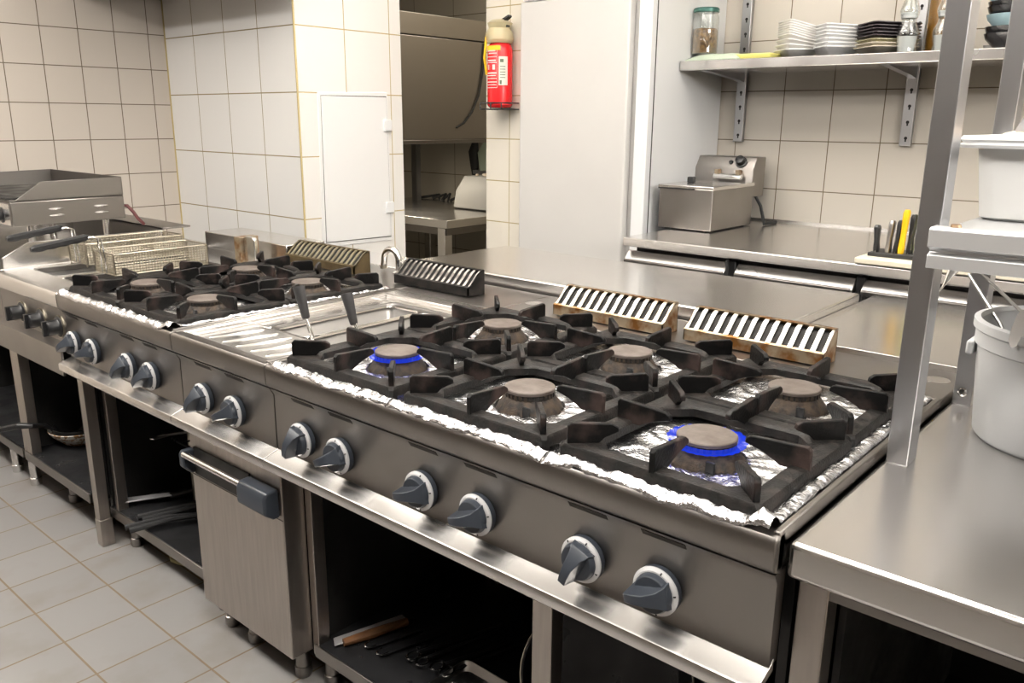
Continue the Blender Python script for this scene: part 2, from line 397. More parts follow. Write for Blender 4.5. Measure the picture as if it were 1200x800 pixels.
def back_counter():
    x0, x1, yf, yb, zt = .008, 2.6, 1.762, 2.675, .9
    t = thing('refrigerated_counter', 'steel refrigerated counter with drawers along the tiled back wall', 'counter', (1.2, 2.2, FLOOR))
    w = MB(); w.box(x0, x1, yf, yb, zt - .034, zt)
    obj('worktop', w, 'top', t, bev=.004)
    obj('upstand', MB().box(.02, x1, yb - .006, yb + .002, zt, zt + .012), 'top', t)
    obj('carcass', MB().box(x0 + .03, x1 - .03, yf + .06, yb - .02, FLOOR + .10, zt - .034), 'inner', t)
    xs = [(.012, .445), (.482, .903), (.93, 1.40), (1.43, 1.9), (1.93, 2.5)]
    for a, b in xs:
        d = MB(); d.prism([(yf + .040, .846), (yf + .008, .812), (yf + .008, .800), (yf + .018, .795), (yf + .018, .56), (yf + .05, .56), (yf + .05, .846)], 0, a, b)
        dr = obj('drawer', d, 'ledge', t, bev=.003)
        obj('grip', MB().prism([(yf + .002, .812), (yf + .009, .8165), (yf + .009, .798), (yf + .002, .800)], 0, a + .004, b - .004), 'front', dr, bev=.001)
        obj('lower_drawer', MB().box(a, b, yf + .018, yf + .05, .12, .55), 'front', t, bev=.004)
    for a in (.448, .906, 1.404):
        obj('mullion', MB().box(a, a + .03, yf + .03, yf + .06, .1, .855), 'black', t, bev=.004)
    c = MB().tube([(.452, yf + .022, .856), (.452, yf + .008, .85), (.458, yf + .006, .83), (.454, yf + .010, .805)], .006, 8)
    obj('door_seal', c, 'rubber', t)
    for x in (.08, 1.2, 2.4):
        for y in (yf + .12, yb - .1):
            obj('leg', MB().lathe([(.022, 0), (.022, .11)], (x, y, FLOOR), 14), 'ledge', t)
    b = MB().box(.905, 1.62, 1.752, 1.99, .902, .922)
    single('cutting_board', b, 'board', 'cream plastic cutting board lying on the steel back counter', 'cutting board', bev=.004)
    # knife rack with handles standing up
    k = thing('knife_rack', 'low black knife rack standing on the cream cutting board', 'knife rack', (.99, 1.86, .922))
    obj('block', MB().prism([(.925, .922), (1.075, .922), (1.075, .938), (.925, .934)], 1, 1.81, 1.93), 'black', k, bev=.002)
    specs = [('black_handled_knife', 'black', .945, 1.832, .085, -.05, 'black handled knife at the left end of the rack on the back counter'),
             ('steel_handled_knife', 'blade', .980, 1.836, .102, .05, 'bare steel handled knife second from the left in the rack'),
             ('black_handled_knife', 'black', 1.002, 1.845, .105, .06, 'black handled knife between the steel and yellow handles in the rack'),
             ('yellow_handled_knife', 'yknob', 1.020, 1.832, .140, .04, 'bright yellow handled knife standing in the knife rack'),
             ('black_handled_knife', 'black', 1.040, 1.85, .125, .03, 'black handled knife right of the yellow one, with pale rivets'),
             ('lime_handled_knife', 'gknob', 1.058, 1.862, .17, .02, 'lime green handled knife at the right end of the rack')]
    for nm, mt, x, y, h, lean, lab in specs:
        q = thing(nm, lab, 'knife', (x, y, .934), 'knives in the rack on the back counter')
        s = MB().loft([[(x + lean * tt * h + sx * .009 * wdt, y + sy * .014 * wdt, .936 + h * tt) for sx, sy in ((-.6, -1), (.6, -1), (1, -.6), (1, .6), (.6, 1), (-.6, 1), (-1, .6), (-1, -.6))]
                       for tt, wdt in ((0, .8), (.12, .95), (.4, .8), (.75, .95), (.93, 1.0), (1, .7))])
        obj('handle', s, mt, q)
        obj('blade', MB().box(x - .001, x + .001, y - .012, y + .012, .924, .94), 'blade', q)

def tabletop_fryer():
    x0, x1, y0, y1, z0, z1 = -.045, .203, 2.105, 2.47, .905, 1.075
    t = thing('tabletop_fryer', 'small steel tabletop fryer with lid in the corner of the back counter', 'fryer', (.08, 2.3, .9))
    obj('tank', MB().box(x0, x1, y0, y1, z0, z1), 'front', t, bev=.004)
    l = MB(); l.box(x0 - .004, x1 + .004, y0 - .006, y1, z1 - .006, z1 + .010)
    ld = obj('lid', l, 'ledge', t, bev=.003)
    obj('lid_handle', MB().box(.0, .03, 2.25, 2.275, z1 + .01, z1 + .035), 'black', ld, bev=.004)
    obj('lid_gap', MB().box(x0 - .002, x1 - .08, y0 - .0075, y0, z1 - .007, z1 - .001), 'black', ld)
    c = MB(); c.prism([(2.48, 1.02), (2.48, 1.137), (2.515, 1.19), (2.60, 1.19), (2.60, 1.02)], 0, -.10, .19)
    cb = obj('control_box', c, 'front', t, bev=.004)
    K = Matrix.Rotation(math.radians(56), 4, 'X')
    obj('thermostat_knob', MB().lathe([(.026, 0), (.026, .006), (.02, .008), (.019, .03), (.012, .033)], (.125, 2.497, 1.165), 20, K), 'black', cb)
    obj('pilot_lamp', MB().lathe([(.010, 0), (.009, .006)], (.075, 2.497, 1.165), 14, K), 'black', cb)
    h = MB().tube([(.02, 2.455, 1.105), (.15, 2.455, 1.105)], .013, 14)
    obj('hinge', h, 'chrome', t)
    for x in (.03, .13): obj('hinge_bracket', MB().box(x - .008, x + .008, 2.45, 2.485, 1.11, 1.135), 'rust', t)
    obj('arm', MB().box(-.02, .14, 2.465, 2.5, .93, 1.03), 'front', t)
    obj('power_cord', MB().tube([(.17, 2.55, 1.03), (.21, 2.54, .98), (.235, 2.52, .93), (.25, 2.50, .908), (.26, 2.6, .907)], .007, 8), 'rubber', t)
    for x in (x0 + .03, x1 - .03):
        for y in (y0 + .03, y1 - .03): obj('foot', MB().lathe([(.012, 0), (.012, .006)], (x, y, .9), 10), 'rubber', t)

# ---------------------------------------------------------------- wall shelf and what stands on it
SZ = 1.584
def octa(h, c, z):           # square with clipped corners, half size h
    return [(h, -c, z), (h, c, z), (c, h, z), (-c, h, z), (-h, c, z), (-h, -c, z), (-c, -h, z), (c, -h, z)]
def bowl_mesh(h=.075, rise=.034, foot=.55, th=.004):
    c = h * .86
    m = MB()
    m.loft([octa(h * foot, c * foot * .9, 0), octa(h * .98, c, rise * .86), octa(h, c, rise * .90), octa(h, c, rise), octa(h - .004, c * .97, rise), octa(h * foot * .95, c * foot * .85, .006)])
    return m
def wall_shelf():
    t = thing('wall_shelf', 'long steel shelf on slotted brackets across the tiled back wall', 'shelf', (1.1, 2.48, 1.25))
    s = MB(); s.box(-.086, 2.4, 2.282, 2.672, SZ - .038, SZ); obj('board', s, 'ledge', t, bev=.003)
    for x, top in ((-.005 + .022, 2.2), (.745, 2.2), (1.55, 2.2)):
        x0 = x - .022; u = MB(); u.box(x0, x0 + .044, 2.655, 2.679, 1.25, top)
        up = obj('upright', u, 'post', t, bev=.002)
        for z in [1.28 + k * .062 for k in range(13)]:
            if abs(z - SZ) < .05: continue
            h = MB().lathe([(.0065, 0), (.0065, .0015)], (x + .002, 2.6556, z), 10, Matrix.Rotation(PI / 2, 4, 'X'))
            h.box(x - .001, x + .005, 2.6541, 2.6552, z - .014, z)
            obj('slot', h, 'void', up)
        b = MB().prism([(2.30, SZ - .039), (2.655, SZ - .039), (2.655, SZ - .075), (2.60, SZ - .066)], 0, x - .014, x + .014)
        obj('bracket', b, 'post', t)

def shelf_goods():
    z = SZ
    # cloth and sponge
    c = MB().grid(24, 16, lambda u, v: (-.080 + .245 * u, 2.315 + .20 * v + .01 * math.sin(u * 5), z + .006 + .024 * (1 - abs(2 * u - 1) ** 6) * (1 - abs(2 * v - 1) ** 6) + .003 * noise.noise(Vector((u * 4, v * 4, 1)))))
    c2 = MB(); n = 25
    top = c.v; c2.v = [v.copy() for v in top] + [Vector((v.x, v.y, z + .0006)) for v in top]
    nv = len(top); c2.f = list(c.f) + [tuple(i + nv for i in reversed(f)) for f in c.f]
    nx, ny = 24, 16
    ring = [i for i in range(nx + 1)] + [(j + 1) * (nx + 1) - 1 for j in range(1, ny + 1)] + [ny * (nx + 1) + i for i in range(nx - 1, -1, -1)] + [j * (nx + 1) for j in range(ny - 1, 0, -1)]
    for a, b in zip(ring, ring[1:] + ring[:1]): c2.f.append((a, b, b + nv, a + nv))
    single('folded_cloth', c2, 'mint', 'pale mint folded cloth under the glass jar at the left end of the wall shelf', 'cloth')
    y = MB().loft([[(px, py, z + hh) for px, py in rrect(.125 + ins, .295 - ins, 2.33 + ins, 2.44 - ins, .012)] for ins, hh in ((.003, .0006), (0, .006), (0, .018), (.004, .022))])
    single('sponge_cloth', y, 'yellow', 'yellow sponge cloth lying on the wall shelf between mint cloth and white bowls', 'sponge')
    # jar
    jx, jy = -.045, 2.41
    zj = z + .0300
    j = thing('storage_jar', 'glass jar half full of brown beans standing on the mint cloth', 'jar', (jx, jy, zj))
    obj('glass_body', MB().lathe([(.052, .001), (.055, .006), (.055, .150), (.050, .165), (.050, .172), (.0475, .172), (.0475, .164), (.0525, .149), (.0525, .008), (.05, .005)], (jx, jy, zj), 32, cap=True), 'glass', j)
    obj('beans', MB().lathe([(.050, .006), (.0515, .01), (.0515, .098), (.045, .106), (.01, .104)], (jx, jy, zj), 28), 'beans', j)
    obj('lid', MB().lathe([(.052, .170), (.054, .172), (.054, .184), (.05, .189)], (jx, jy, zj), 30), 'lid', j)
    # stacks of bowls
    def stack(name, cat, proto_mat, cx, cy, n, dz, tilt, names, group, h=.075, rise=.034, rz=PI / 4, ring=None, drift=(0, 0), mats=None):
        first = None
        for k in range(n):
            if first is None:
                o = single(name, bowl_mesh(h, rise), proto_mat if not mats else mats[k], names[k], cat, group); first = o
            else:
                o = first.copy(); COL.objects.link(o); o['label'] = names[k]
                if mats and mats[k] != mats[0]:
                    o.data = first.data.copy(); o.data.materials[0] = M[mats[k]]
            o.location = (cx + drift[0] * k, cy + drift[1] * k, z + .0005 + dz * k + (h * .85 * math.sin(tilt[1]) * min(k, 3) / 3 if k else 0))
            o.rotation_euler = (tilt[0] * min(k, 3) / 3, tilt[1] * min(k, 3) / 3, rz + random.uniform(-.03, .03))
    ords = ['bottom', 'second', 'third', 'fourth', 'fifth', 'sixth', 'seventh', 'eighth', 'ninth', 'tenth', 'eleventh']
    L1 = ['warm white square bowl, %s from the bottom of the slanting stack beside the yellow sponge' % ords[k] for k in range(10)]
    L1[0] = 'warm white square bowl at the bottom of the slanting stack beside the yellow sponge'; L1[-1] = 'warm white square bowl on top of the slanting stack beside the yellow sponge'
    stack('square_bowl', 'bowl', 'porcw', .352, 2.45, 10, .0088, (0, .24), L1, 'warm white bowls in the slanting stack', h=.074, rise=.036)
    L2 = ['bright white square bowl, %s from the bottom of the middle stack on the wall shelf' % ords[k] for k in range(7)]
    L2[0] = 'bright white square bowl at the bottom of the middle stack on the wall shelf'; L2[-1] = 'bright white square bowl on top of the middle stack on the wall shelf'
    stack('square_bowl', 'bowl', 'porc', .505, 2.46, 7, .0125, (0, .05), L2, 'bright white bowls in the middle stack', h=.080, rise=.040)
    L3 = ['beige square plate at the bottom of the dark plate stack', 'thin beige square plate second from the bottom of the dark plate stack', 'olive square plate just under the dark brown plates']
    L3 += ['dark brown square plate, %s of five counted upward from the olive plate' % w for w in ('first', 'second', 'third', 'fourth')] + ['dark brown square plate topmost of its stack beside the salt mill']
    stack('square_plate', 'plate', 'plateb', .690, 2.46, 8, .0115, (0, .03), L3, 'square plates in the dark stack', h=.092, rise=.030, mats=['plateb', 'plateb', 'plateo'] + ['plated'] * 5)
    # mills and bottle
    def mill(x, y, lab, fill, fm):
        q = thing('grinder_mill', lab, 'mill', (x, y, z))
        prof = [(.036, .001), (.037, .01), (.034, .03), (.040, .06), (.040, .075), (.028, .105), (.026, .118), (.033, .135), (.034, .15), (.029, .165), (.022, .19), (.030, .205), (.030, .23), (.018, .25)]
        inner = [(r - .003, zz) for r, zz in prof[::-1] if zz < .235]
        obj('glass_body', MB().lathe(prof + inner, (x, y, z), 26), 'glass', q)
        obj('filling', MB().lathe([(.026, .006), (.030, .03), (.034, .06), (.026, fill), (.006, fill + .012)], (x, y, z), 20), fm, q)
        obj('collar', MB().lathe([(.0275, .122), (.0285, .126), (.0285, .138), (.0275, .142)], (x, y, z), 20), 'white', q)
        obj('spindle', MB().lathe([(.003, .01), (.003, .2)], (x, y, z), 8), 'chrome', q)
    mill(.784, 2.40, 'clear glass salt mill half full of salt beside the dark plates', .050, 'salt')
    mill(.905, 2.42, 'clear glass mill half hidden behind the tall steel post', .03, 'salt')
    b = MB().lathe([(.03, .0005), (.034, .004), (.034, .19), (.030, .22), (.014, .26), (.013, .30), (.015, .30), (.015, .315)], (.846, 2.53, z), 24)
    single('amber_bottle', b, 'amber', 'amber brown bottle standing between the two glass mills on the wall shelf', 'bottle')
    # round bowls at the right
    for k, (mt, zz, lab) in enumerate((('bowlk', 0, 'bottom black round bowl of the stack beside the steel posts'), ('bowlk', .022, 'black round bowl second in the stack right of the posts'),
                                       ('teal', .062, 'pale teal bowl in the middle of the black and teal stack'), ('bowlk', .088, 'black round bowl resting on the teal bowl'),
                                       ('bowlk', .104, 'upper black round bowl just under the top teal bowl'), ('teal', .128, 'pale teal bowl on top of the black and teal stack'))):
        bm_ = MB().lathe([(.035, 0), (.038, .004), (.072, .04), (.078, .058), (.0755, .058), (.069, .04), (.036, .008), (.02, .007)], (1.10, 2.47, z + .0005 + zz), 32)
        single('round_bowl', bm_, mt, lab, 'bowl', 'round bowls stacked on the right of the wall shelf')
    tr = MB().loft([[(px, py, z + hh) for px, py in rrect(1.0 - i, 1.2 + i, 2.56, 2.66, .01)] for i, hh in ((-.006, .0005), (0, .03))])
    single('steel_dish', tr, 'deep', 'low steel dish behind the black bowls on the wall shelf', 'dish')

# ---------------------------------------------------------------- the room behind the pillar
def back_room():
    t = thing('steel_hood', 'large steel hood box seen through the opening beside the pillar', 'hood', (-2.2, 2.6, 1.2))
    h = MB(); h.box(-2.7, -1.80, 2.10, 3.05, 1.222, 1.785); obj('canopy', h, 'steelback', t, bev=.004)
    obj('upper_casing', MB().box(-2.7, -1.797, 2.10, 3.05, 1.789, 1.905), 'steelback', t, bev=.004)
    obj('rim', MB().box(-2.7, -1.795, 2.10, 3.06, 1.200, 1.222), 'front', t, bev=.003)
    obj('support_post', MB().box(-2.60, -2.55, 3.02, 3.06, .79, 1.2), 'post', t)
    obj('rear_post', MB().box(-1.86, -1.82, 3.30, 3.34, FLOOR, 2.2), 'post', t)
    obj('cable', MB().tube([(-1.793, 2.90, 1.78), (-1.792, 2.885, 1.62), (-1.792, 2.85, 1.48), (-1.793, 2.79, 1.38), (-1.794, 2.72, 1.315), (-1.797, 2.66, 1.29)], .005, 8), 'rubber', t)
    k = thing('rear_table', 'steel prep table with square leg in the room behind the pillar', 'table', (-2.0, 2.8, FLOOR))
    obj('top', MB().box(-2.75, -1.53, 2.31, 3.33, .742, .79), 'ledge', k, bev=.004)
    for x, y in ((-1.60, 2.36), (-1.60, 3.28), (-2.70, 2.36), (-2.70, 3.28)):
        obj('leg', MB().box(x - .03, x + .03, y - .03, y + .03, FLOOR, .742), 'ledge', k, bev=.003)
    obj('apron', MB().box(-2.7, -1.563, 2.34, 3.30, .70, .7425), 'front', k)
    obj('undershelf', MB().box(-2.7, -1.58, 2.35, 3.28, .10, .13), 'inner', k)
    b = thing('grey_appliance', 'grey box shaped appliance with crumbs on top on the rear table', 'appliance', (-1.78, 2.95, .79))
    obj('casing', MB().loft([[(px, py, zz) for px, py in rrect(-1.98 + i, -1.60 - i, 2.80 + i, 3.22 - i, .02)] for i, zz in ((.01, .792), (0, .80), (.012, .905), (.05, .995))]), 'grey', b, bev=.004)
    c = MB()
    for i in range(16):
        px, py = random.uniform(-1.88, -1.7), random.uniform(2.9, 3.1)
        c.lathe([(.008, 0), (.011, .006), (.005, .012)], (px, py, .995), 7)
    cr = obj('crumbs', c, 'food', b); cr['kind'] = 'stuff'
    g = MB().loft([[(-2.30 + dx + .04 * w * math.cos(a) , 3.33 + .02 * w * math.sin(a), zz) for a in [2 * PI * i / 12 for i in range(12)]] for zz, w, dx in ((1.20, .6, .02), (1.12, 1.1, 0), (1.02, .9, .01), (.93, .5, .015), (.89, .2, .02))])
    single('black_cloth', g, 'rubber', 'black cloth hanging against the tiles of the rear room', 'cloth')
    p = MB().loft([[(px, py, zz) for px, py in rrect(-2.18 + i, -2.0 - i, 3.26 + i, 3.38 - i, .01)] for i, zz in ((0, 1.0), (-.01, 1.12), (.02, 1.19))])
    single('crumpled_packet', p, 'mint', 'crumpled pale packet on the wall ledge of the rear room', 'packet')
    q = MB().box(-2.25, -1.9, 3.27, 3.398, .975, 1.0)
    single('wall_ledge', q, 'post', 'narrow ledge on the rear room wall under the packet', 'ledge')
    w = MB()
    for i in range(7):
        a = i * .9
        w.tube([(-2.62 + .10 * i, 3.10 + .05 * math.sin(a), .797), (-2.55 + .09 * i, 3.18 + .06 * math.cos(a), .815 + .01 * (i % 3)), (-2.48 + .09 * i, 3.12 + .05 * math.cos(a * 2), .797)], .009, 6)
    single('tangled_cable', w, 'rubber', 'tangle of black cable lying at the back of the rear table', 'cable')
# ================================================================ the cooking line
DK = .811
NOSE = [(.03, .745), (.006, .757), (.001, .764), (0, .800), (.0015, .806), (.005, .8098), (.011, .811), (.030, .811), (.032, .800), (.05, .797), (.05, .790), (.032, .79)]
LIP = [(.034, .612), (.026, .604), (-.016, .590), (-.019, .588), (-.020, .585), (-.020, .566), (-.012, .566), (-.012, .578), (.034, .592)]

def knob(parent, x, z, rot, face=.020, ring='ring', body='knob', s=1.):
    def tr(mb):
        c, sn = math.cos(rot), math.sin(rot)
        for i, p in enumerate(mb.v):
            a, b, h = p * s
            mb.v[i] = Vector((x + a * c - b * sn, face - h, z + a * sn + b * c))
        return mb
    k = MB().lathe([(.0375, 0), (.0385, .004), (.0385, .016), (.034, .0185), (.0315, .019), (.0315, .024), (.029, .030), (.0, .030)], n=36)
    k.loft([[(l, sx * w, h) for sx, w, h in ((-1, wb, .018), (1, wb, .018), (1, wt, ht), (-1, wt, ht))] for l, wb, wt, ht in
            ((-.029, .022, .019, .031), (-.018, .020, .012, .043), (0, .017, .0085, .054), (.018, .014, .0075, .056), (.031, .012, .007, .054), (.0335, .010, .006, .050))])
    o = obj('knob', tr(k), body, parent, bev=.0012)
    r = MB(); r.lathe([(.0315, .0192), (.0345, .0192), (.0392, .0158), (.0392, .0128), (.0385, .0125)], n=40, cap=False)
    ro = obj('dial_ring', tr(r), ring, o)
    t = MB()
    for a in (PI * .5, PI, PI * 1.35, 0): 
        c, sn = math.cos(a), math.sin(a); q = MB().box(.0335, .0372, -.001, .001, .0168, .0195)
        for i, p in enumerate(q.v): q.v[i] = Vector((p.x * c - p.y * sn, p.x * sn + p.y * c, p.z))
        t.add(q.v, q.f)
    obj('tick_marks', tr(t), 'black', o)
    return o

def burner(parent, x, y, lit):
    b = MB().lathe([(.066, .7975), (.064, .804), (.051, .823), (.047, .826), (.0465, .8265), (.0465, .8345), (.045, .835), (.0, .835)], (x, y, 0), 40)
    for k in range(30):   # flame ports between small teeth
        a = 2 * PI * k / 30; m = Matrix.Translation((x, y, 0)) @ Matrix.Rotation(a, 4, 'Z')
        q = MB().box(.0462, .0492, -.0027, .0027, .8262, .8348).xf(m); b.add(q.v, q.f)
    o = obj('burner', b, 'burner', parent)
    obj('burner_cap', MB().lathe([(.047, .835), (.0498, .8362), (.0500, .8415), (.0482, .843), (.0, .8435)], (x, y, 0), 40), 'cap', o)
    obj('port_ring', MB().lathe([(.0466, .8268), (.0474, .8268), (.0474, .8342), (.0466, .8342)], (x, y, 0), 40, cap=False), 'void', o)
    p = MB().box(x + .03, x + .044, y - .057, y - .051, .7975, .820); obj('igniter', p, 'black', o)
    if lit:
        f = MB(); N = 96
        def fl(k, lo):
            a = 2 * PI * k / N; h = .5 + .5 * abs(math.sin(a * 13)) + .25 * noise.noise(Vector((math.cos(a) * 3, math.sin(a) * 3, x * 9)))
            return a, h
        loops = []
        for r0, z0, rh, zh in ((.0494, .8265, 0, 0), (.0515, .8262, .002, .000), (.054, .828, .008, .001), (.055, .832, .012, .003), (.054, .8345, .010, .003), (.0500, .8350, .001, .000)):
            l = []
            for k in range(N):
                a, h = fl(k, 0); r = r0 + rh * h; l.append((x + r * math.cos(a), y + r * math.sin(a), z0 + zh * h))
            loops.append(l)
        f.loft(loops, cap=False)
        obj('flame', f, 'flame', o, label='blue gas flame')
    return o

def vent_grille(parent, x0, x1, mshell, mrib, y0=.820, zb=.8115, nslot=13):
    """flue outlet with a sloping slotted hood"""
    y1 = y0 + .075
    prof = [(y0, zb + .004), (y0, zb + .030), (y0 + .012, zb + .036), (y0 + .030, zb + .052), (y0 + .046, zb + .068), (y0 + .060, zb + .076), (y1, zb + .078), (y1, zb)]
    g = MB(); e = .012
    g.prism([(y0, zb + .003), (y0, zb + .031), (y0 + .006, zb + .034), (y0 + .006, zb + .003)], 0, x0, x1)
    g.prism(prof, 0, x0, x0 + .003); g.prism(prof, 0, x1 - .003, x1)
    g.box(x0, x1, y1 - .003, y1, zb, zb + .078)
    g.box(x0, x1, y0 + .06, y1, zb + .0755, zb + .078)
    sh = obj('vent_grille', g, mshell, parent)
    d = MB().prism([(y0 + .008, zb + .001), (y0 + .008, zb + .026), (y0 + .03, zb + .044), (y0 + .05, zb + .064), (y1 - .006, zb + .068), (y1 - .006, zb + .001)], 0, x0 + .006, x1 - .006)
    obj('duct', d, 'void', sh)
    r = MB(); top = prof[1:7]; pitch = (x1 - x0 - .004) / nslot; w = pitch * .41
    for k in range(nslot + 1):
        xc = x0 + .002 + pitch * k; a, b = max(x0, xc - w / 2), min(x1, xc + w / 2)
        lo = [(y, z) for y, z in top]; un = [(y + .0015, z - .003) for y, z in top[::-1]]
        r.prism(lo + un, 0, a, b)
    obj('slat', r, mrib, sh)
    return sh

def carcass(t, x0, x1, stiles, shelf_z=.065, yfr=.085, left_panel=True, right_panel=True, legs=None):
    w = MB()
    if left_panel: w.box(x0 + .001, x0 + .016, yfr, .96, shelf_z - .03, .785)
    if right_panel: w.box(x1 - .016, x1 - .001, yfr, .96, shelf_z - .03, .785)
    w.box(x0 + .001, x1 - .001, .945, .96, shelf_z - .03, .785)
    w.box(x0 + .016, x1 - .016, .05, .945, .74, .785)
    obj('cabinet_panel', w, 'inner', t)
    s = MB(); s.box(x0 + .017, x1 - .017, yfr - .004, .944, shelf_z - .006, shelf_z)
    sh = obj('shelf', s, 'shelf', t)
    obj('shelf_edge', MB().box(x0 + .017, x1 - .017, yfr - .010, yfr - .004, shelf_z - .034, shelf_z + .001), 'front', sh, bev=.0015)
    for a, b, ya in stiles:
        st = obj('stile', MB().box(a, b, ya, ya + .035, shelf_z - .034, .566), 'brush', t, bev=.0015)
        m = Matrix.Rotation(PI / 2, 4, 'X')
        for xx in (a + .008, b - .008): obj('screw', MB().lathe([(.0035, 0), (.003, .0015)], (xx, ya - .0002, .556), 10, m), 'seam', st)
    for x in (legs if legs else (x0 + .05, x1 - .05)):
        for y in (.115, .86):
            l = MB().lathe([(.019, FLOOR), (.022, FLOOR + .006), (.022, FLOOR + .03), (.0185, FLOOR + .032), (.0185, shelf_z - .034)], (x, y, 0), 18)
            obj('leg', l, 'front', t)

def unit(name, label, x0, x1, knobs):
    t = thing(name, label, 'cooker' if 'range' in name else 'pasta cooker', ((x0 + x1) / 2, .5, FLOOR))
    a, b = x0 + .0008, x1 - .0008
    w = MB(); w.prism(NOSE, 0, a, b)
    w.box(a, b, .76, 1.02, .785, DK); w.box(a, a + .010, .012, .76, .757, .8135); w.box(b - .010, b, .012, .76, .757, .8155)
    if 'range' in name: w.box(a, b, .03, .76, .786, .797)
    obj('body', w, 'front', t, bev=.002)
    p = MB(); p.prism([(.010, .752), (.020, .735), (.020, .604), (.045, .604), (.045, .752)], 0, a + .001, b - .001)
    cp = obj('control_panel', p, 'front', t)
    for x, r in knobs:
        obj('panel_slot', MB().prism([(.0122, .7465), (.0186, .7365), (.022, .7365), (.022, .7465)], 0, x - .035, x + .040), 'seam', cp)
    obj('drip_ledge', MB().prism(LIP, 0, a, b), 'ledge', t, bev=.001)
    for x, r in knobs: knob(t, x, .658, math.radians(r))
    return t

def foil(xa, xb, burners, label, right_rim=False, left_rim=False):
    sx = (xb - xa)
    def z(x, y):
        n1 = noise.noise(Vector((x * 26, y * 26, 1.7))); n2 = noise.noise(Vector((x * 70, y * 70, 4.1)))
        h = .8030 + .0026 * n1 + .0008 * n2
        for bx, by in burners:
            d = math.hypot(x - bx, y - by)
            if d < .17:
                th = math.atan2(y - by, x - bx)
                k = max(0, 1 - abs(d - .11) / .06)
                h += .0030 * k * math.sin(th * 15 + 3 * n1)
        lump = .0042 * noise.noise(Vector((x * 55, y * 55, 9))) + .003 * noise.noise(Vector((x * 130, y * 130, 2)))
        def hump(d, c, w, top):      # a rolled, crumpled edge: low at the rim, crest at distance c
            k = max(0., 1 - abs(d - c) / w); k = k * k * (3 - 2 * k)
            return k * (top + lump)
        h += hump(y, .019, .026, .0175) + (.003 * noise.noise(Vector((x * 30, 5.5, y * 70))) if .006 < y < .036 else 0)
        if right_rim: h += hump(xb - x, .012, .034, .0165) + (.004 * noise.noise(Vector((x * 70, 5.5, y * 30))) if .003 < xb - x < .03 else 0)
        if left_rim: h += hump(x - xa, .010, .022, .010)
        return max(h, .7995)
    nx, ny = int(sx / .0058), int(.735 / .0058)
    def P(u, v):
        x = xa + sx * u; y = .0020 + .745 * v
        wob = .0045 * noise.noise(Vector((x * 14, 7.7, 1)))+ .003 * noise.noise(Vector((x * 60, 3.7, 1)))
        y += wob * max(0, 1 - v * 25)
        return (x, y, z(x, y))
    g = MB().grid(nx, ny, P, keep=lambda u, v: all(math.hypot(xa + sx * u - bx, .0020 + .745 * v - by) > .069 for bx, by in burners))
    return single('aluminium_foil', g, 'foil', label, 'foil', 'aluminium foil lining the burner wells', ang=50, solid=.0004)

# ---------------------------------------------------------------- cast iron pan supports
GW, GD = .1775, .1730
GRATE = {}
def grate(cx, cy, label, w=GW):
    group = 'cast iron pan supports on the ranges'
    key = round(w, 4)
    if key in GRATE:
        return copy_thing(GRATE[key], (cx, cy, .797), label, rz=random.choice((0, PI)) + random.uniform(-.004, .004))
    t = thing('pan_support', label, 'pan support', (cx, cy, .797), group)
    def octo(hx, hy, c): return [(hx, -hy + c), (hx, hy - c), (hx - c, hy), (-hx + c, hy), (-hx, hy - c), (-hx, -hy + c), (-hx + c, -hy), (hx - c, -hy)]
    def at(l, z): return [(cx + x, cy + y, z) for x, y in l]
    bt, tp = .8125, .832
    o, i = octo(w, GD, .006), octo(w - .036, GD - .036, .042)
    o2, i2 = octo(w - .004, GD - .004, .008), octo(w - .031, GD - .031, .038)
    f = MB(); f.loft([at(o, bt), at(o, tp - .006), at(o2, tp), at(i2, tp), at(i, tp - .005), at(i, bt), at(o, bt)], cap=False)
    for sx in (-1, 1):
        for sy in (-1, 1): f.box(cx + sx * (w - .016) - .008, cx + sx * (w - .016) + .008, cy + sy * (GD - .016) - .008, cy + sy * (GD - .016) + .008, .797, .814)
    obj('frame', f, 'iron', t)
    T = Matrix.Translation((cx, cy, 0))
    for k in range(4):
        R_ = (w if k % 2 == 0 else GD) - .002
        pr = [(R_, .826), (R_, .861), (R_ - .005, .867), (.078, .862), (.070, .857), (.068, .849), (.10, .840), (.118, .832), (.128, .826)]
        q = MB().prism(pr, 1, -.0052, .0052).xf(T @ Matrix.Rotation(k * PI / 2, 4, 'Z'))
        obj('finger', q, 'fin', t, bev=.0018)
    L_ = math.hypot(w, GD) - .016; a0 = math.atan2(GD, w)
    for k, a in enumerate((a0, PI - a0, PI + a0, -a0)):
        pr = [(L_, .826), (L_, .861), (L_ - .006, .867), (.158, .864), (.148, .858), (.147, .850), (.170, .840), (.185, .826)]
        q = MB().prism(pr, 1, -.0052, .0052).xf(T @ Matrix.Rotation(a, 4, 'Z'))
        obj('finger', q, 'fin', t, bev=.0018)
    GRATE[key] = t
    return t

BX, BY = (.455, .842, 1.224), (.206, .556)
LX, LYR = (-.720, -.372), (.206, .556)

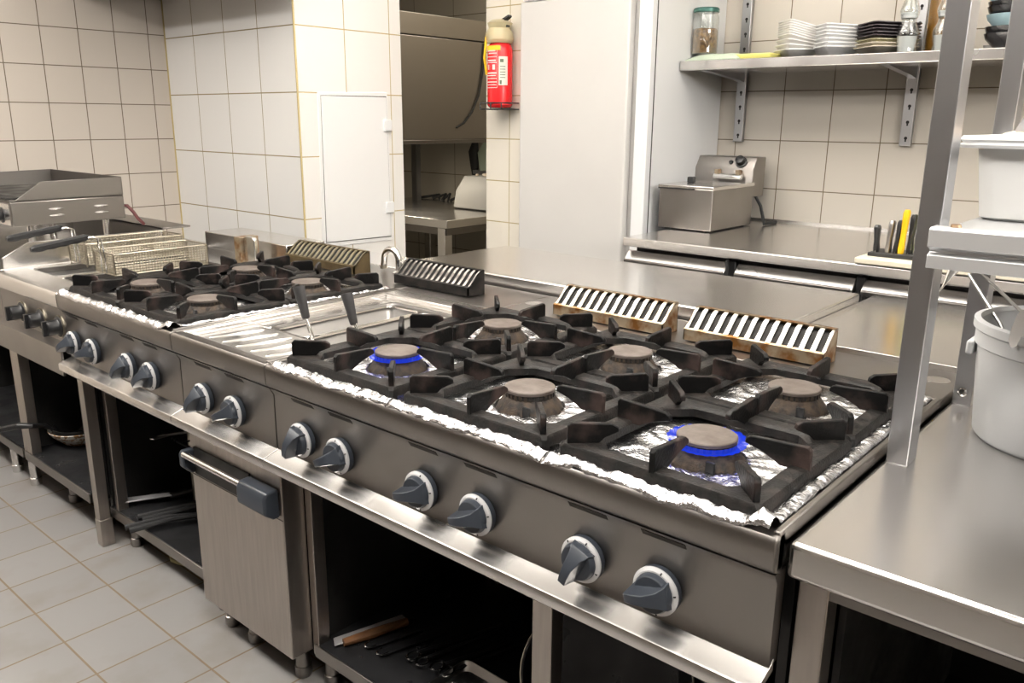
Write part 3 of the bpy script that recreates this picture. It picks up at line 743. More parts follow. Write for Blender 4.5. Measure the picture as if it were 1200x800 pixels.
def main_range():
    t = unit('gas_range', 'large six burner steel gas range with two blue flames in the foreground', .2425, 1.440,
             [(.355, 255), (.487, 205), (.738, 192), (.886, 195), (1.121, 250), (1.260, 190)])
    carcass(t, .2425, 1.440, [(.248, .272, .080), (.962, 1.008, .078)], legs=(.275, .86, 1.39))
    for i, x in enumerate(BX):
        for j, y in enumerate(BY): burner(t, x, y, (i, j) in ((0, 0), (2, 0)))
    vent_grille(t, .412, .765, 'rust', 'ventpale'); vent_grille(t, .826, 1.178, 'rust', 'ventpale')
    for x in (.275, 1.395): obj('cover_disc', MB().lathe([(.026, 0), (.026, .0012)], (x, .90, DK), 24), 'ledge', t)
    wx = ['left', 'middle', 'right']; fx = ['over the lit front left burner', 'over the unlit front middle burner', 'over the lit front right burner']
    bx = ['over the back left burner', 'over the back middle burner', 'over the back right burner']
    for i, x in enumerate(BX):
        grate(x, BY[0], 'black cast iron pan support %s of the six burner range' % fx[i])
        grate(x, BY[1], 'black pan support %s of the six burner range' % bx[i])
    foil(.262, .652, [(BX[0], y) for y in BY], 'crumpled aluminium foil lining the left burner column of the six burner range')
    foil(.656, 1.036, [(BX[1], y) for y in BY], 'crumpled aluminium foil lining the middle burner column of the six burner range')
    foil(1.040, 1.427, [(BX[2], y) for y in BY], 'crumpled aluminium foil lining the right burner column beside the steel counter', right_rim=True)

def left_range():
    t = unit('gas_range', 'four burner gas range further back between fryer and pasta cooker', -.905, -.1855,
             [(-.843, 215), (-.708, 200), (-.476, 235), (-.342, 225)])
    carcass(t, -.905, -.1855, [(-.905, -.868, .030), (-.855, -.835, .080), (-.215, -.19, .085)], legs=(-.80, -.24))
    obj('front_foot', MB().box(-.907, -.866, .028, .070, FLOOR, .036), 'brush', t, bev=.002)
    for x in LX:
        for y in LYR: burner(t, x, y, False)
    vent_grille(t, -.885, -.475, 'brassdark', 'ventbrass', nslot=15)
    for i, x in enumerate(LX):
        s = ('left', 'right')[i]
        grate(x, LYR[0], 'dusty black pan support on the front %s burner of the four burner range' % s, .166)
        grate(x, LYR[1], 'dusty black pan support on the back %s burner of the four burner range' % s, .166)
    foil(-.893, -.544, [(LX[0], y) for y in LYR], 'aluminium foil sheet under the left burners of the four burner range', left_rim=True)
    foil(-.541, -.198, [(LX[1], y) for y in LYR], 'aluminium foil sheet under the right burners of the four burner range, next to the drainer', right_rim=True)
    tp = thing('water_tap', 'chrome swan neck water tap standing behind the pasta cooker', 'tap', (-.39, .955, DK))
    obj('spout', MB().tube([(-.39, .955, DK), (-.392, .955, .85)] + arc((-.430, .955, .856), .038, 0, PI * .93, 12) + [(-.471, .955, .840), (-.474, .955, .824)], .0115, 14), 'chrome', tp)
    obj('base_flange', MB().lathe([(.024, 0), (.024, .004), (.012, .010)], (-.39, .955, DK), 20), 'chrome', tp)
    obj('nozzle', MB().lathe([(.0130, 0), (.0130, .012)], (-.474, .955, .820), 16), 'wire', tp)

def pasta_cooker():
    x0, x1 = -.1845, .2415
    t = unit('pasta_cooker', 'narrow steel pasta cooker with drainer and basin between the two ranges', x0, x1, [(-.065, 240), (.080, 205)])
    w = MB()
    w.box(x0 + .001, x0 + .022, .03, .70, .786, DK); w.box(x1 - .020, x1 - .001, .03, .70, .786, DK); w.box(x0 + .001, x1 - .001, .70, .765, .786, DK)
    w.box(x0 + .022, x1 - .02, .03, .225, .786, .7985); w.box(x0 + .022, -.085, .225, .66, .786, .7985); w.box(.205, x1 - .02, .225, .66, .786, .7985); w.box(x0 + .022, x1 - .02, .66, .70, .786, .7985)
    obj('drainer_deck', w, 'top', t, bev=.004, seg=3)
    r = MB()
    for k in range(5):
        x = -.105 + .064 * k
        r.loft([[(x + .030 * v + .007 * c * s, .062 + .145 * v, .7985 + .004 * h * s) for c, h in ((-1, 0), (-.6, .8), (0, 1), (.6, .8), (1, 0))] for v, s in ((0, .2), (.06, .9), (.5, 1), (.94, .9), (1, .2))])
    obj('drainer_ridges', r, 'ledge', t)
    b = MB(); lo = []
    for ins, z in ((-.004, .799), (0, .797), (.003, .79), (.006, .67), (.02, .655)): lo.append([(px, py, z) for px, py in rrect(-.085 + ins, .205 - ins, .225 + ins, .66 - ins, .028)])
    b.loft(lo, cap=False); b.f.append(tuple(len(b.v) - 24 + i for i in range(24)))
    obj('basin', b, 'deep', t, solid=.002)
    vent_grille(t, -.262, .078, 'iron', 'ledge', nslot=14)
    # door, handle
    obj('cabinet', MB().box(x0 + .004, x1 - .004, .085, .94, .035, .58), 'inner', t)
    d = MB(); d.box(-.172, .247, .018, .080, .044, .548); dr = obj('door', d, 'brush', t, bev=.003)
    obj('fold_line', MB().box(-.172, .247, .0172, .0182, .4205, .4225), 'seam', dr)
    obj('rail', MB().tube([(-.150, -.012, .489), (.150, -.012, .489)], .0085, 14), 'ledge', dr)
    hb = MB(); hb.prism([(-.018, .488), (-.012, .498), (.018, .498), (.018, .432), (.004, .432), (-.018, .455)], 0, -.168, -.145)
    obj('handle_bracket', hb, 'knob', dr, bev=.004)
    hb = MB(); hb.prism([(-.024, .486), (-.016, .500), (.018, .502), (.018, .428), (.000, .428), (-.024, .446)], 0, .118, .238)
    obj('handle_bracket', hb, 'knob', dr, bev=.006, seg=3)
    ch = MB(); ch.box(-.145, .118, .012, .0185, .43, .505); obj('recess_plate', ch, 'inner', dr)
    for x in (-.15, -.03, .19):
        for y in (.085, .86): obj('leg', MB().lathe([(.019, FLOOR), (.022, FLOOR + .006), (.022, FLOOR + .03), (.0185, FLOOR + .032), (.0185, .036)], (x, y, 0), 18), 'front', t)
    # two lift-out baskets
    for k, (bx0, bx1, hx, hy, lab) in enumerate(((-.076, .054, .044, .252, 'steel pasta basket with upright charcoal grip, left of the two in the basin'),
                                                (.068, .196, .140, .330, 'steel pasta basket with upright charcoal grip, right of the two and nearest the burner flame'))):
        q = thing('pasta_basket', lab, 'pasta basket', ((bx0 + bx1) / 2, .44, .66), 'pasta baskets in the basin')
        s = MB(); s.loft([[(px, py, z) for px, py in rrect(bx0 + i, bx1 - i, .240 + i, .645 - i, .022)] for i, z in ((0, .788), (.006, .672), (.012, .664))], cap=False)
        s.f.append(tuple(len(s.v) - 24 + i for i in range(24)))
        obj('pail', s, 'deep', q, solid=.0015)
        obj('rim', MB().tube([(px, py, .790) for px, py in rrect(bx0, bx1, .240, .645, .022)], .0034, 8, closed=True), 'chrome', q)
        hwr = MB(); dx = -.045
        for s_ in (-.008, .008): hwr.tube([(hx + .030 + s_ * .8, hy, .765), (hx + .028 + s_, hy - .003, .80), (hx + .018 + s_ * .6, hy - .004, .825), (hx + .010, hy - .005, .850)], .0023, 8)
        if k: hwr.tube([(hx - .010, hy, .790), (hx + .012, hy - .012, .797), (hx + .030, hy, .800), (hx + .022, hy + .02, .793), (bx0 + .012, hy + .03, .790)], .0025, 8)
        obj('wire_bracket', hwr, 'chrome', q)
        zt = .925 if not k else .908; dx = .026; a = Vector((hx - .014 + dx, hy - .005, .842 if not k else .828)); b_ = Vector((hx - .036 + dx, hy - .008, zt))
        g = MB(); ax = (b_ - a).normalized(); u = ax.orthogonal().normalized(); v = ax.cross(u); L_ = (b_ - a).length
        g.loft([[a + ax * (L_ * tt) + (u * math.cos(2 * PI * i / 16) + v * math.sin(2 * PI * i / 16)) * rr for i in range(16)] for tt, rr in ((0, .008), (.04, .0105), (.25, .0115), (.6, .0135), (.95, .0155), (1, .0150))])
        obj('grip', g, 'handle', q)

def wire_wall(mb, a, b, z0, z1, nv, nh, r=.0009):
    a, b = Vector(a), Vector(b)
    for i in range(nv + 1):
        p = a.lerp(b, i / nv); mb.box(p.x - r, p.x + r, p.y - r, p.y + r, z0, z1)
    for j in range(nh + 1):
        z = z0 + (z1 - z0) * j / nh
        mb.tube([(a.x, a.y, z), (b.x, b.y, z)], r, 4)

def fryer():
    x0, x1 = -1.505, -.906
    t = thing('deep_fryer', 'double well deep fryer with three black knobs left of the four burner range', 'fryer', ((x0 + x1) / 2, .5, FLOOR))
    w = MB(); w.prism(NOSE[:9] + [(.032, .79)], 0, x0, x1)
    xs = [x0, -1.455, -1.235, -1.185, -.960, x1]
    w.box(x0, x1, .03, .13, .79, .804); w.box(x0, x1, .64, .90, .79, .804)
    for a, b in ((x0, -1.455), (-1.235, -1.185), (-.96, x1)): w.box(a, b, .13, .64, .79, .804)
    obj('body', w, 'top', t, bev=.003)
    obj('rear_box', MB().box(x0, x1, .84, 1.02, .804, .870), 'ledge', t, bev=.003)
    br = MB(); br.prism([(-1.03, .80), (-.955, .80), (-.955, .895), (-.965, .905), (-1.02, .905), (-1.03, .895)], 1, .735, .75)
    obj('basket_hanger', br, 'ledge', t, bev=.003)
    obj('burnt_plate', MB().box(-1.07, -1.03, .72, .80, .80, .90), 'rust', t)
    for a, b in ((-1.455, -1.235), (-1.185, -.960)):
        m = MB(); m.loft([[(px, py, z) for px, py in rrect(a + i, b - i, .13 + i, .64 - i, .03)] for i, z in ((-.003, .805), (.002, .80), (.006, .74), (.03, .66))], cap=False)
        m.f.append(tuple(len(m.v) - 24 + i for i in range(24)))
        wl = obj('well', m, 'deep', t, solid=.002)
        obj('oil', MB().box(a + .012, b - .012, .142, .628, .70, .712), 'amber', wl)
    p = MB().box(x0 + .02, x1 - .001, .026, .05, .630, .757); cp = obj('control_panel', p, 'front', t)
    for x in (-1.290, -1.125, -.975):
        q = MB().lathe([(.034, 0), (.034, .006), (.026, .009), (.024, .012), (.022, .040), (.018, .043), (0, .043)], n=28, mtx=Matrix.Translation((x, .026, .688)) @ Matrix.Rotation(PI / 2, 4, 'X'))
        q.box(x - .006, x + .006, -.028, .01, .664, .712)
        o = obj('knob', q, 'black', t, bev=.001)
        obj('dial_ring', MB().lathe([(.0345, .0), (.037, .0), (.037, .005), (.0345, .005)], n=30, cap=False, mtx=Matrix.Translation((x, .026, .688)) @ Matrix.Rotation(PI / 2, 4, 'X')), 'wire', o)
    g = MB(); g.prism([(.03, .640), (-.004, .627), (-.006, .624), (-.006, .540), (.002, .540), (.002, .618), (.03, .628)], 0, x0, x1 - .006)
    obj('drip_ledge', g, 'front', t, bev=.001)
    carcass(t, x0, x1, [(-1.500, -1.425, .030)], shelf_z=.118, yfr=.035, legs=(-1.30, -1.02))
    # side splash plate and frying baskets
    for k, (bx0, bx1, hx, lab) in enumerate(((-1.215, -1.055, -1.135, 'wire fryer basket with black handle, the nearer one over the right well'), (-1.470, -1.310, -1.390, 'wire fryer basket with black handle, the further one over the left well'))):
        zr, zb, ya, yb = .884, .812, .255, .60
        if k: zr, zb, ya, yb = .892, .818, .27, .64
        q = thing('fryer_basket', lab, 'fryer basket', ((bx0 + bx1) / 2, (ya + yb) / 2, .806), 'fryer baskets')
        m = MB(); i = .012; sp = .0105
        wire_wall(m, (bx0, ya, 0), (bx0, yb, 0), zb, zr, int((yb - ya) / sp), 8); wire_wall(m, (bx1, ya, 0), (bx1, yb, 0), zb, zr, int((yb - ya) / sp), 8)
        wire_wall(m, (bx0, ya, 0), (bx1, ya, 0), zb, zr, 15, 8); wire_wall(m, (bx0, yb, 0), (bx1, yb, 0), zb, zr, 15, 8)
        for j in range(int((yb - ya) / sp) + 1):
            y = ya + sp * j; m.box(bx0, bx1, y - .0009, y + .0009, zb - .001, zb + .001)
        for j in range(16): 
            x = bx0 + (bx1 - bx0) * j / 15; m.box(x - .0009, x + .0009, ya, yb, zb - .001, zb + .001)
        obj('wire_mesh', m, 'wire', q)
        f = MB(); f.tube([(px, py, zr) for px, py in rrect(bx0 - .002, bx1 + .002, ya - .002, yb + .002, .02)], .0030, 8, closed=True)
        f.tube([(px, py, zb) for px, py in rrect(bx0 - .002, bx1 + .002, ya - .002, yb + .002, .02)], .0025, 8, closed=True)
        for xx in (bx0 + .01, bx1 - .01):
            f.tube([(xx, ya, zr), (xx, ya, .807)], .0028, 6); f.tube([(xx, yb, zr), (xx, yb, .807)], .0028, 6)
        f.tube([(hx + .05, ya + .16, zr), (hx - .05, ya + .16, zr)], .0022, 6)
        obj('frame', f, 'wire', q)
        h = MB()
        for s in (-.016, .016):
            h.tube([(hx + s, ya - .002, zb), (hx + s, ya - .004, zr), (hx + s * .8, ya - .010, zr + .050), (hx + s * .6, ya - .035, zr + .058), (hx + s * .4, ya - .085, zr + .052)], .0030, 8)
        obj('handle_wire', h, 'chrome', q)
        gp = MB(); n = 16; loops = []
        for j in range(n + 1):
            v = j / n; y = ya - .045 - .185 * v; z = zr + .058 - .024 * v; wv = 1 + .12 * math.cos(v * 30)
            e = .6 if j in (0, n) else 1
            loops.append([(hx + .0145 * c * e, y, z + .0115 * s * (wv if s < 0 else 1) * e) for c, s in ((1, -.5), (1, .5), (.5, 1), (-.5, 1), (-1, .5), (-1, -.5), (-.5, -1), (.5, -1))])
        gp.loft(loops); obj('handle', gp, 'black', q)

def griddle_stand():
    t = thing('bain_marie', 'open steel trough unit with raised side walls carrying the griddle, at the far left', 'trough', (-1.95, .4, FLOOR))
    xa, xb = -2.40, -1.508
    w = MB(); w.prism(NOSE[:9] + [(.032, .79)], 0, xa, xb); w.box(xa, xb, .03, .90, .79, .806); obj('body', w, 'top', t, bev=.003)
    p = MB().prism([(.055, .804), (.055, .845), (.145, .893), (.66, .893), (.66, .804)], 0, xb - .006, xb - .001); obj('side_wall', p, 'ledge', t, bev=.001)
    p = MB().prism([(.055, .804), (.055, .845), (.145, .893), (.66, .893), (.66, .804)], 0, xa + .001, xa + .006); obj('side_wall', p, 'ledge', t, bev=.001)
    b = MB(); b.box(xa, xb, .655, .662, .804, .90); b.box(xa, xb, .655, .78, .893, .90); obj('back_wall', b, 'front', t, bev=.001)
    c = MB(); c.box(xa, xa + .01, .05, .9, .04, .79); c.box(xb - .01, xb, .08, .9, .04, .79); c.box(xa, xb, .89, .9, .04, .79); obj('cabinet_panel', c, 'inner', t)
    obj('control_panel', MB().box(xa, xb + .02, .026, .05, .630, .757), 'front', t)
    s = MB().box(xa, xb, .035, .88, .112, .118); sh = obj('shelf', s, 'shelf', t); obj('shelf_edge', MB().box(xa, xb - .0, .025, .031, .084, .119), 'front', sh)
    for x in (xa + .06, xb - .06, xb - .25):
        for y in (.075, .84): obj('leg', MB().lathe([(.02, FLOOR), (.022, FLOOR + .03), (.0185, FLOOR + .032), (.0185, .10)], (x, y, 0), 16), 'ledge', t)
    # griddle on top
    g = thing('griddle', 'steel tabletop griddle with splash guard and louvred side, far left by the tiled wall', 'griddle', (-1.97, .38, .806))
    a, b_ = -2.36, -1.645
    m = MB(); m.box(a, b_, .15, .575, .936, 1.028); bd = obj('body', m, 'front', g, bev=.004)
    for y in (.312, .482):
        for z in (.968, .994):
            v = MB().loft([[(b_ - .001 + .008 * w * h, y + dy, z + .006 * w * zz) for h, zz in ((0, -1), (.7, -.6), (1, 0), (.7, .6), (0, 1))] for dy, w in ((-.030, .1), (-.022, .8), (0, 1), (.022, .8), (.030, .1))])
            obj('louvre', v, 'ledge', bd)
    tr = MB(); T = .004
    def side(xx): tr.prism([(.165, 1.030), (.265, 1.098), (.574, 1.104), (.574, 1.030)], 0, xx, xx + T)
    side(b_ - T); side(a); tr.box(a, b_, .570, .574, 1.03, 1.104)
    tr.box(a, b_, .15, .574, 1.029, 1.034)
    obj('splash_guard', tr, 'front', g, bev=.001)
    obj('cooking_plate', MB().box(a + .008, b_ - .008, .19, .565, 1.034, 1.040), 'inner', g)
    obj('grease_tray', MB().box(a + .02, b_ - .012, .140, .19, 1.034, 1.043), 'void', g)
    obj('control_knob', MB().lathe([(.03, 0), (.03, .006), (.022, .01), (.02, .034), (0, .034)], n=22, mtx=Matrix.Translation((b_ - .09, .15, .975)) @ Matrix.Rotation(PI / 2, 4, 'X')), 'black', g)
    obj('front_plate', MB().box(a + .01, b_ - .01, .146, .152, .94, 1.02), 'ledge', g)
    for x in (a + .05, b_ - .09):
        for y in (.24, .53): obj('leg', MB().lathe([(.016, .806), (.013, .82), (.013, .937)], (x, y, 0), 12), 'ledge', g)
    c = MB().tube([(b_ - .02, .573, .985), (b_ - .01, .590, .985), (b_ + .005, .605, .960), (b_ + .012, .62, .93), (b_ + .016, .64, .906)], .007, 8)
    obj('power_cord', c, 'cable', g)

def line_extras():
    """steel shelves and tables behind and beside the line"""
    t = thing('pipe_shelf', 'plain steel filler shelf between the four burner range and the tiled pillar', 'shelf', (-1.1, 1.1, FLOOR))
    obj('top', MB().box(-1.50, -.425, 1.022, 1.208, .785, .812), 'top', t, bev=.002)
    for x in (-1.47, -.46): obj('leg', MB().box(x - .015, x + .015, 1.15, 1.18, FLOOR, .785), 'ledge', t)
    k = thing('steel_table', 'wide steel table with raised top behind the range grilles', 'table', (.3, 1.3, FLOOR))
    obj('top', MB().box(-.42, 1.0, 1.045, 1.558, .800, .845), 'top', k, bev=.006, seg=3)
    for x in (-.38, .96):
        for y in (1.09, 1.51): obj('leg', MB().box(x - .02, x + .02, y - .02, y + .02, FLOOR, .80), 'ledge', k, bev=.002)
    k = thing('work_table', 'lower steel work table right of the raised table, behind the tall posts', 'table', (1.7, 1.35, FLOOR))
    w = MB(); w.box(1.003, 2.4, .990, 1.695, .788, .822); obj('top', w, 'top', k, bev=.003)
    obj('front_lip', MB().box(1.003, 2.4, .984, .990, .795, .8245), 'ledge', k, bev=.001)
    for x in (1.05, 2.35):
        for y in (1.03, 1.65): obj('leg', MB().box(x - .02, x + .02, y - .02, y + .02, FLOOR, .788), 'ledge', k, bev=.002)

def right_counter():
    x0, x1, y0, y1, zt = 1.4445, 2.7, .030, .972, .797
    t = thing('steel_counter', 'steel work counter at the right end of the six burner range', 'counter', (2.0, .5, FLOOR))
    w = MB().box(x0, x1, y0, y1, zt - .054, zt); obj('top', w, 'top', t, bev=.008, seg=3)
    for a, b in ((1.452, 1.494), (2.6, 2.642)):
        for y in (.062, .90): obj('leg', MB().box(a, b, y, y + .042, FLOOR, zt - .054), 'brush', t, bev=.002)
    obj('apron', MB().box(1.494, 2.6, .066, .09, .712, zt - .054), 'front', t)
    obj('side_panel', MB().box(1.496, 1.506, .11, .90, .12, zt - .054), 'inner', t)
    obj('back_panel', MB().box(1.5, 2.6, .90, .91, .05, zt - .054), 'inner', t)
    obj('undershelf', MB().box(1.47, 2.64, .08, .93, .11, .14), 'shelf', t)
    for k in range(6):
        p = MB().loft([[(1.86 + rr * math.cos(a), .36 + rr * math.sin(a), .62 - .42 + .0 + zz + k * .030) for a in [2 * PI * i / 30 for i in range(30)]] for rr, zz in ((.10, 0), (.12, .004), (.15, .026), (.148, .028), (.118, .007))])
        o = single('dark_pan', p, 'pan', ('%s dark pan in the stack under the steel counter' % ('lowest', 'second lowest', 'third lowest', 'third highest', 'second highest', 'topmost')[k]), 'pan', 'dark pans stacked under the counter')
        o.location.z = .1405 + k * .030
    # rack on the counter
    r = thing('over_shelf', 'steel post rack with a pale shelf standing on the right counter', 'shelf rack', (1.8, .6, zt))
    for x, y, w_, d_ in ((1.450, .402, .034, .048), (1.450, .800, .034, .048), (2.5, .402, .034, .048), (2.5, .8, .034, .048)):
        p = obj('post', MB().box(x, x + w_, y, y + d_, zt, 2.2), 'post', r, bev=.0015)
        if y < .5: continue
        m = Matrix.Rotation(PI / 2, 4, 'X'); b = MB().lathe([(.009, 0), (.009, .002), (.0065, .003), (.006, .001), (.003, .001)], (x + .017, y, zt + .028), 18, m)
        obj('bolt', b, 'chrome', p)
    s = MB(); s.box(1.486, 2.5, .402, .86, 1.160, 1.186); obj('shelf_board', s, 'alu', r)
    e = MB(); e.prism([(.402, 1.192), (.372, 1.192), (.366, 1.189), (.366, 1.163), (.382, 1.157), (.382, 1.153), (.372, 1.150), (.372, 1.130), (.402, 1.130)], 0, 1.478, 2.52)
    obj('edge_profile', e, 'alu', r, bev=.001)
    obj('edge_bolt', MB().lathe([(.008, 0), (.007, .004)], (1.508, .392, 1.192), 12), 'rust', r)
    # tub of food
    b = thing('food_tub', 'white plastic tub of pale food on the pale shelf of the post rack', 'tub', (1.70, .69, 1.187))
    bx0, bx1, by0, by1 = 1.487, 1.92, .580, .85
    m = MB(); m.loft([[(px, py, z) for px, py in rrect(bx0 - i, bx1 + i, by0 - i, by1 + i, .03)] for i, z in ((-.008, 1.187), (-.002, 1.191), (.010, 1.300), (.010, 1.318), (.007, 1.318), (.006, 1.300), (-.006, 1.194))], cap=False)
    n = 24; m.f.append(tuple(range(n - 1, -1, -1))); m.f.append(tuple(len(m.v) - n + i for i in range(n)))
    obj('body', m, 'tub', b)
    m = MB(); m.loft([[(px, py, z) for px, py in rrect(bx0 - i, bx1 + i, by0 - i, by1 + i, .036)] for i, z in ((.012, 1.305), (.034, 1.303), (.036, 1.308), (.031, 1.312), (.036, 1.316), (.032, 1.322), (.010, 1.322), (.010, 1.305), (.012, 1.305))], cap=False)
    obj('rim', m, 'white', b)
    m = MB(); m.grid(26, 18, lambda u, v: (bx0 - .004 + (bx1 - bx0 + .008) * u, by0 - .004 + (by1 - by0 + .008) * v, 1.314 + .030 * math.sin(PI * u) ** .5 * math.sin(PI * v) ** .5 + .008 * noise.noise(Vector((u * 9, v * 7, 3)))))
    nv = len(m.v); m.v += [Vector((v.x, v.y, 1.301)) for v in m.v]; m.f += [tuple(i + nv for i in reversed(f)) for f in list(m.f)]
    nx, ny = 26, 18
    ring = list(range(nx + 1)) + [(j + 1) * (nx + 1) - 1 for j in range(1, ny + 1)] + [ny * (nx + 1) + i for i in range(nx - 1, -1, -1)] + [j * (nx + 1) for j in range(ny - 1, 0, -1)]
    for p, q in zip(ring, ring[1:] + ring[:1]): m.f.append((p, q, q + nv, p + nv))
    obj('contents', m, 'food', b)
    s = MB(); s.loft([[(1.533 + .09 * tt + sx * wd, .62 + .04 * tt, 1.330 + .24 * tt + sz * .003) for sx, sz in ((-1, -1), (1, -1), (1, 1), (-1, 1))] for tt, wd in ((0, .012), (.25, .008), (.6, .011), (1, .012))])
    single('plastic_spoon', s, 'clearp', 'clear plastic spoon sticking up out of the food tub', 'spoon', bev=.002)
    # bucket and utensils
    cx, cy, rb = 1.662, .705, .150
    q = thing('utensil_bucket', 'tall white plastic bucket holding kitchen utensils on the right counter', 'bucket', (cx, cy, zt))
    H = .205
    m = MB().lathe([(rb - .006, zt + .0005), (rb, zt + .008), (rb + .012, zt + H - .04), (rb + .014, zt + H), (rb + .010, zt + H), (rb + .008, zt + H - .04), (rb - .005, zt + .012), (0, zt + .012)], (cx, cy, 0), 56)
    obj('body', m, 'white', q)
    m = MB().lathe([(rb + .011, zt + H - .040), (rb + .017, zt + H - .036), (rb + .017, zt + H - .012), (rb + .022, zt + H - .008), (rb + .022, zt + H + .006), (rb + .012, zt + H + .008), (rb + .009, zt + H)], (cx, cy, 0), 56, cap=False)
    obj('rim', m, 'white', q)
    m = MB().box(cx - rb - .02, cx - rb - .008, cy - .06, cy + .02, zt + H - .062, zt + H - .036); obj('rim_tab', m, 'white', q, bev=.004)
    B = zt + .0135
    def stick(nm, lab, cat, pts, r, mt, head=None, hm=None, rs=None):
        x, y, z = pts[0]
        k = thing(nm, lab, cat, (x, y, B), 'utensils in the white bucket')
        obj('handle', MB().tube(pts, r, 10, rs=rs), mt, k)
        if head: obj('head', head, hm or mt, k)
    stick('long_skewer', 'thin steel rod leaning out of the bucket to the left, under the pale shelf', 'skewer', [(1.64, .68, B + .004), (1.522, .74, zt + .19), (1.450, .785, 1.062)], .0036, 'blade')
    f = MB()
    for i in range(3): f.tube([(1.452, .80, 1.078), (1.428 - .004 * i, .795 - .008 * i, 1.074), (1.412 - .006 * i + .012 * (i - 1), .79 - .012 * i, 1.02 + .006 * i)], .004, 8, rs=[.003, .007, .001])
    stick('steel_whisk', 'steel utensil with bent prongs hooked left over the bucket rim', 'whisk', [(1.68, .66, B + .004), (1.56, .77, zt + .20), (1.452, .80, 1.078)], .003, 'blade', f, 'chrome')
    b2 = MB(); L_ = []
    for tt, w in ((0, .009), (.15, .013), (.5, .0145), (.8, .012), (.95, .006), (1, .0015)):
        w *= .75; z = 1.054 - .066 * tt; x = 1.592 - .012 * tt; y = .540 + .008 * tt
        L_.append([(x - w, y, z), (x + w, y + .004, z), (x + w, y + .007, z), (x - w, y + .003, z)])
    b2.loft(L_)
    stick('steel_turner', 'steel turner with its rounded blade hanging down over the bucket front', 'turner', [(1.70, .72, B + .008), (1.62, .63, 1.0), (1.610, .575, 1.092), (1.594, .545, 1.074), (1.593, .543, 1.050)], .006, 'blade', b2, 'blade', rs=[.006, .006, .006, .004, .003])
    for i, (px, py, tx, ty, h, mt, lab) in enumerate(((1.72, .68, 1.60, .62, 1.08, 'black', 'black handled utensil right of the turner in the bucket'), (1.73, .70, 1.625, .60, 1.06, 'blade', 'steel handled ladle rightmost in the bucket'),
                                                     (1.74, .72, 1.65, .64, 1.10, 'blade', 'flat steel handle at the back right of the bucket'), (1.75, .74, 1.575, .70, 1.10, 'blade', 'steel handle standing behind the turner in the bucket'))):
        stick('kitchen_utensil', lab, 'utensil', [(px, py, B + .010), ((px + tx) / 2, (py + ty) / 2, (B + h) / 2), (tx, ty, h)], .007, mt)

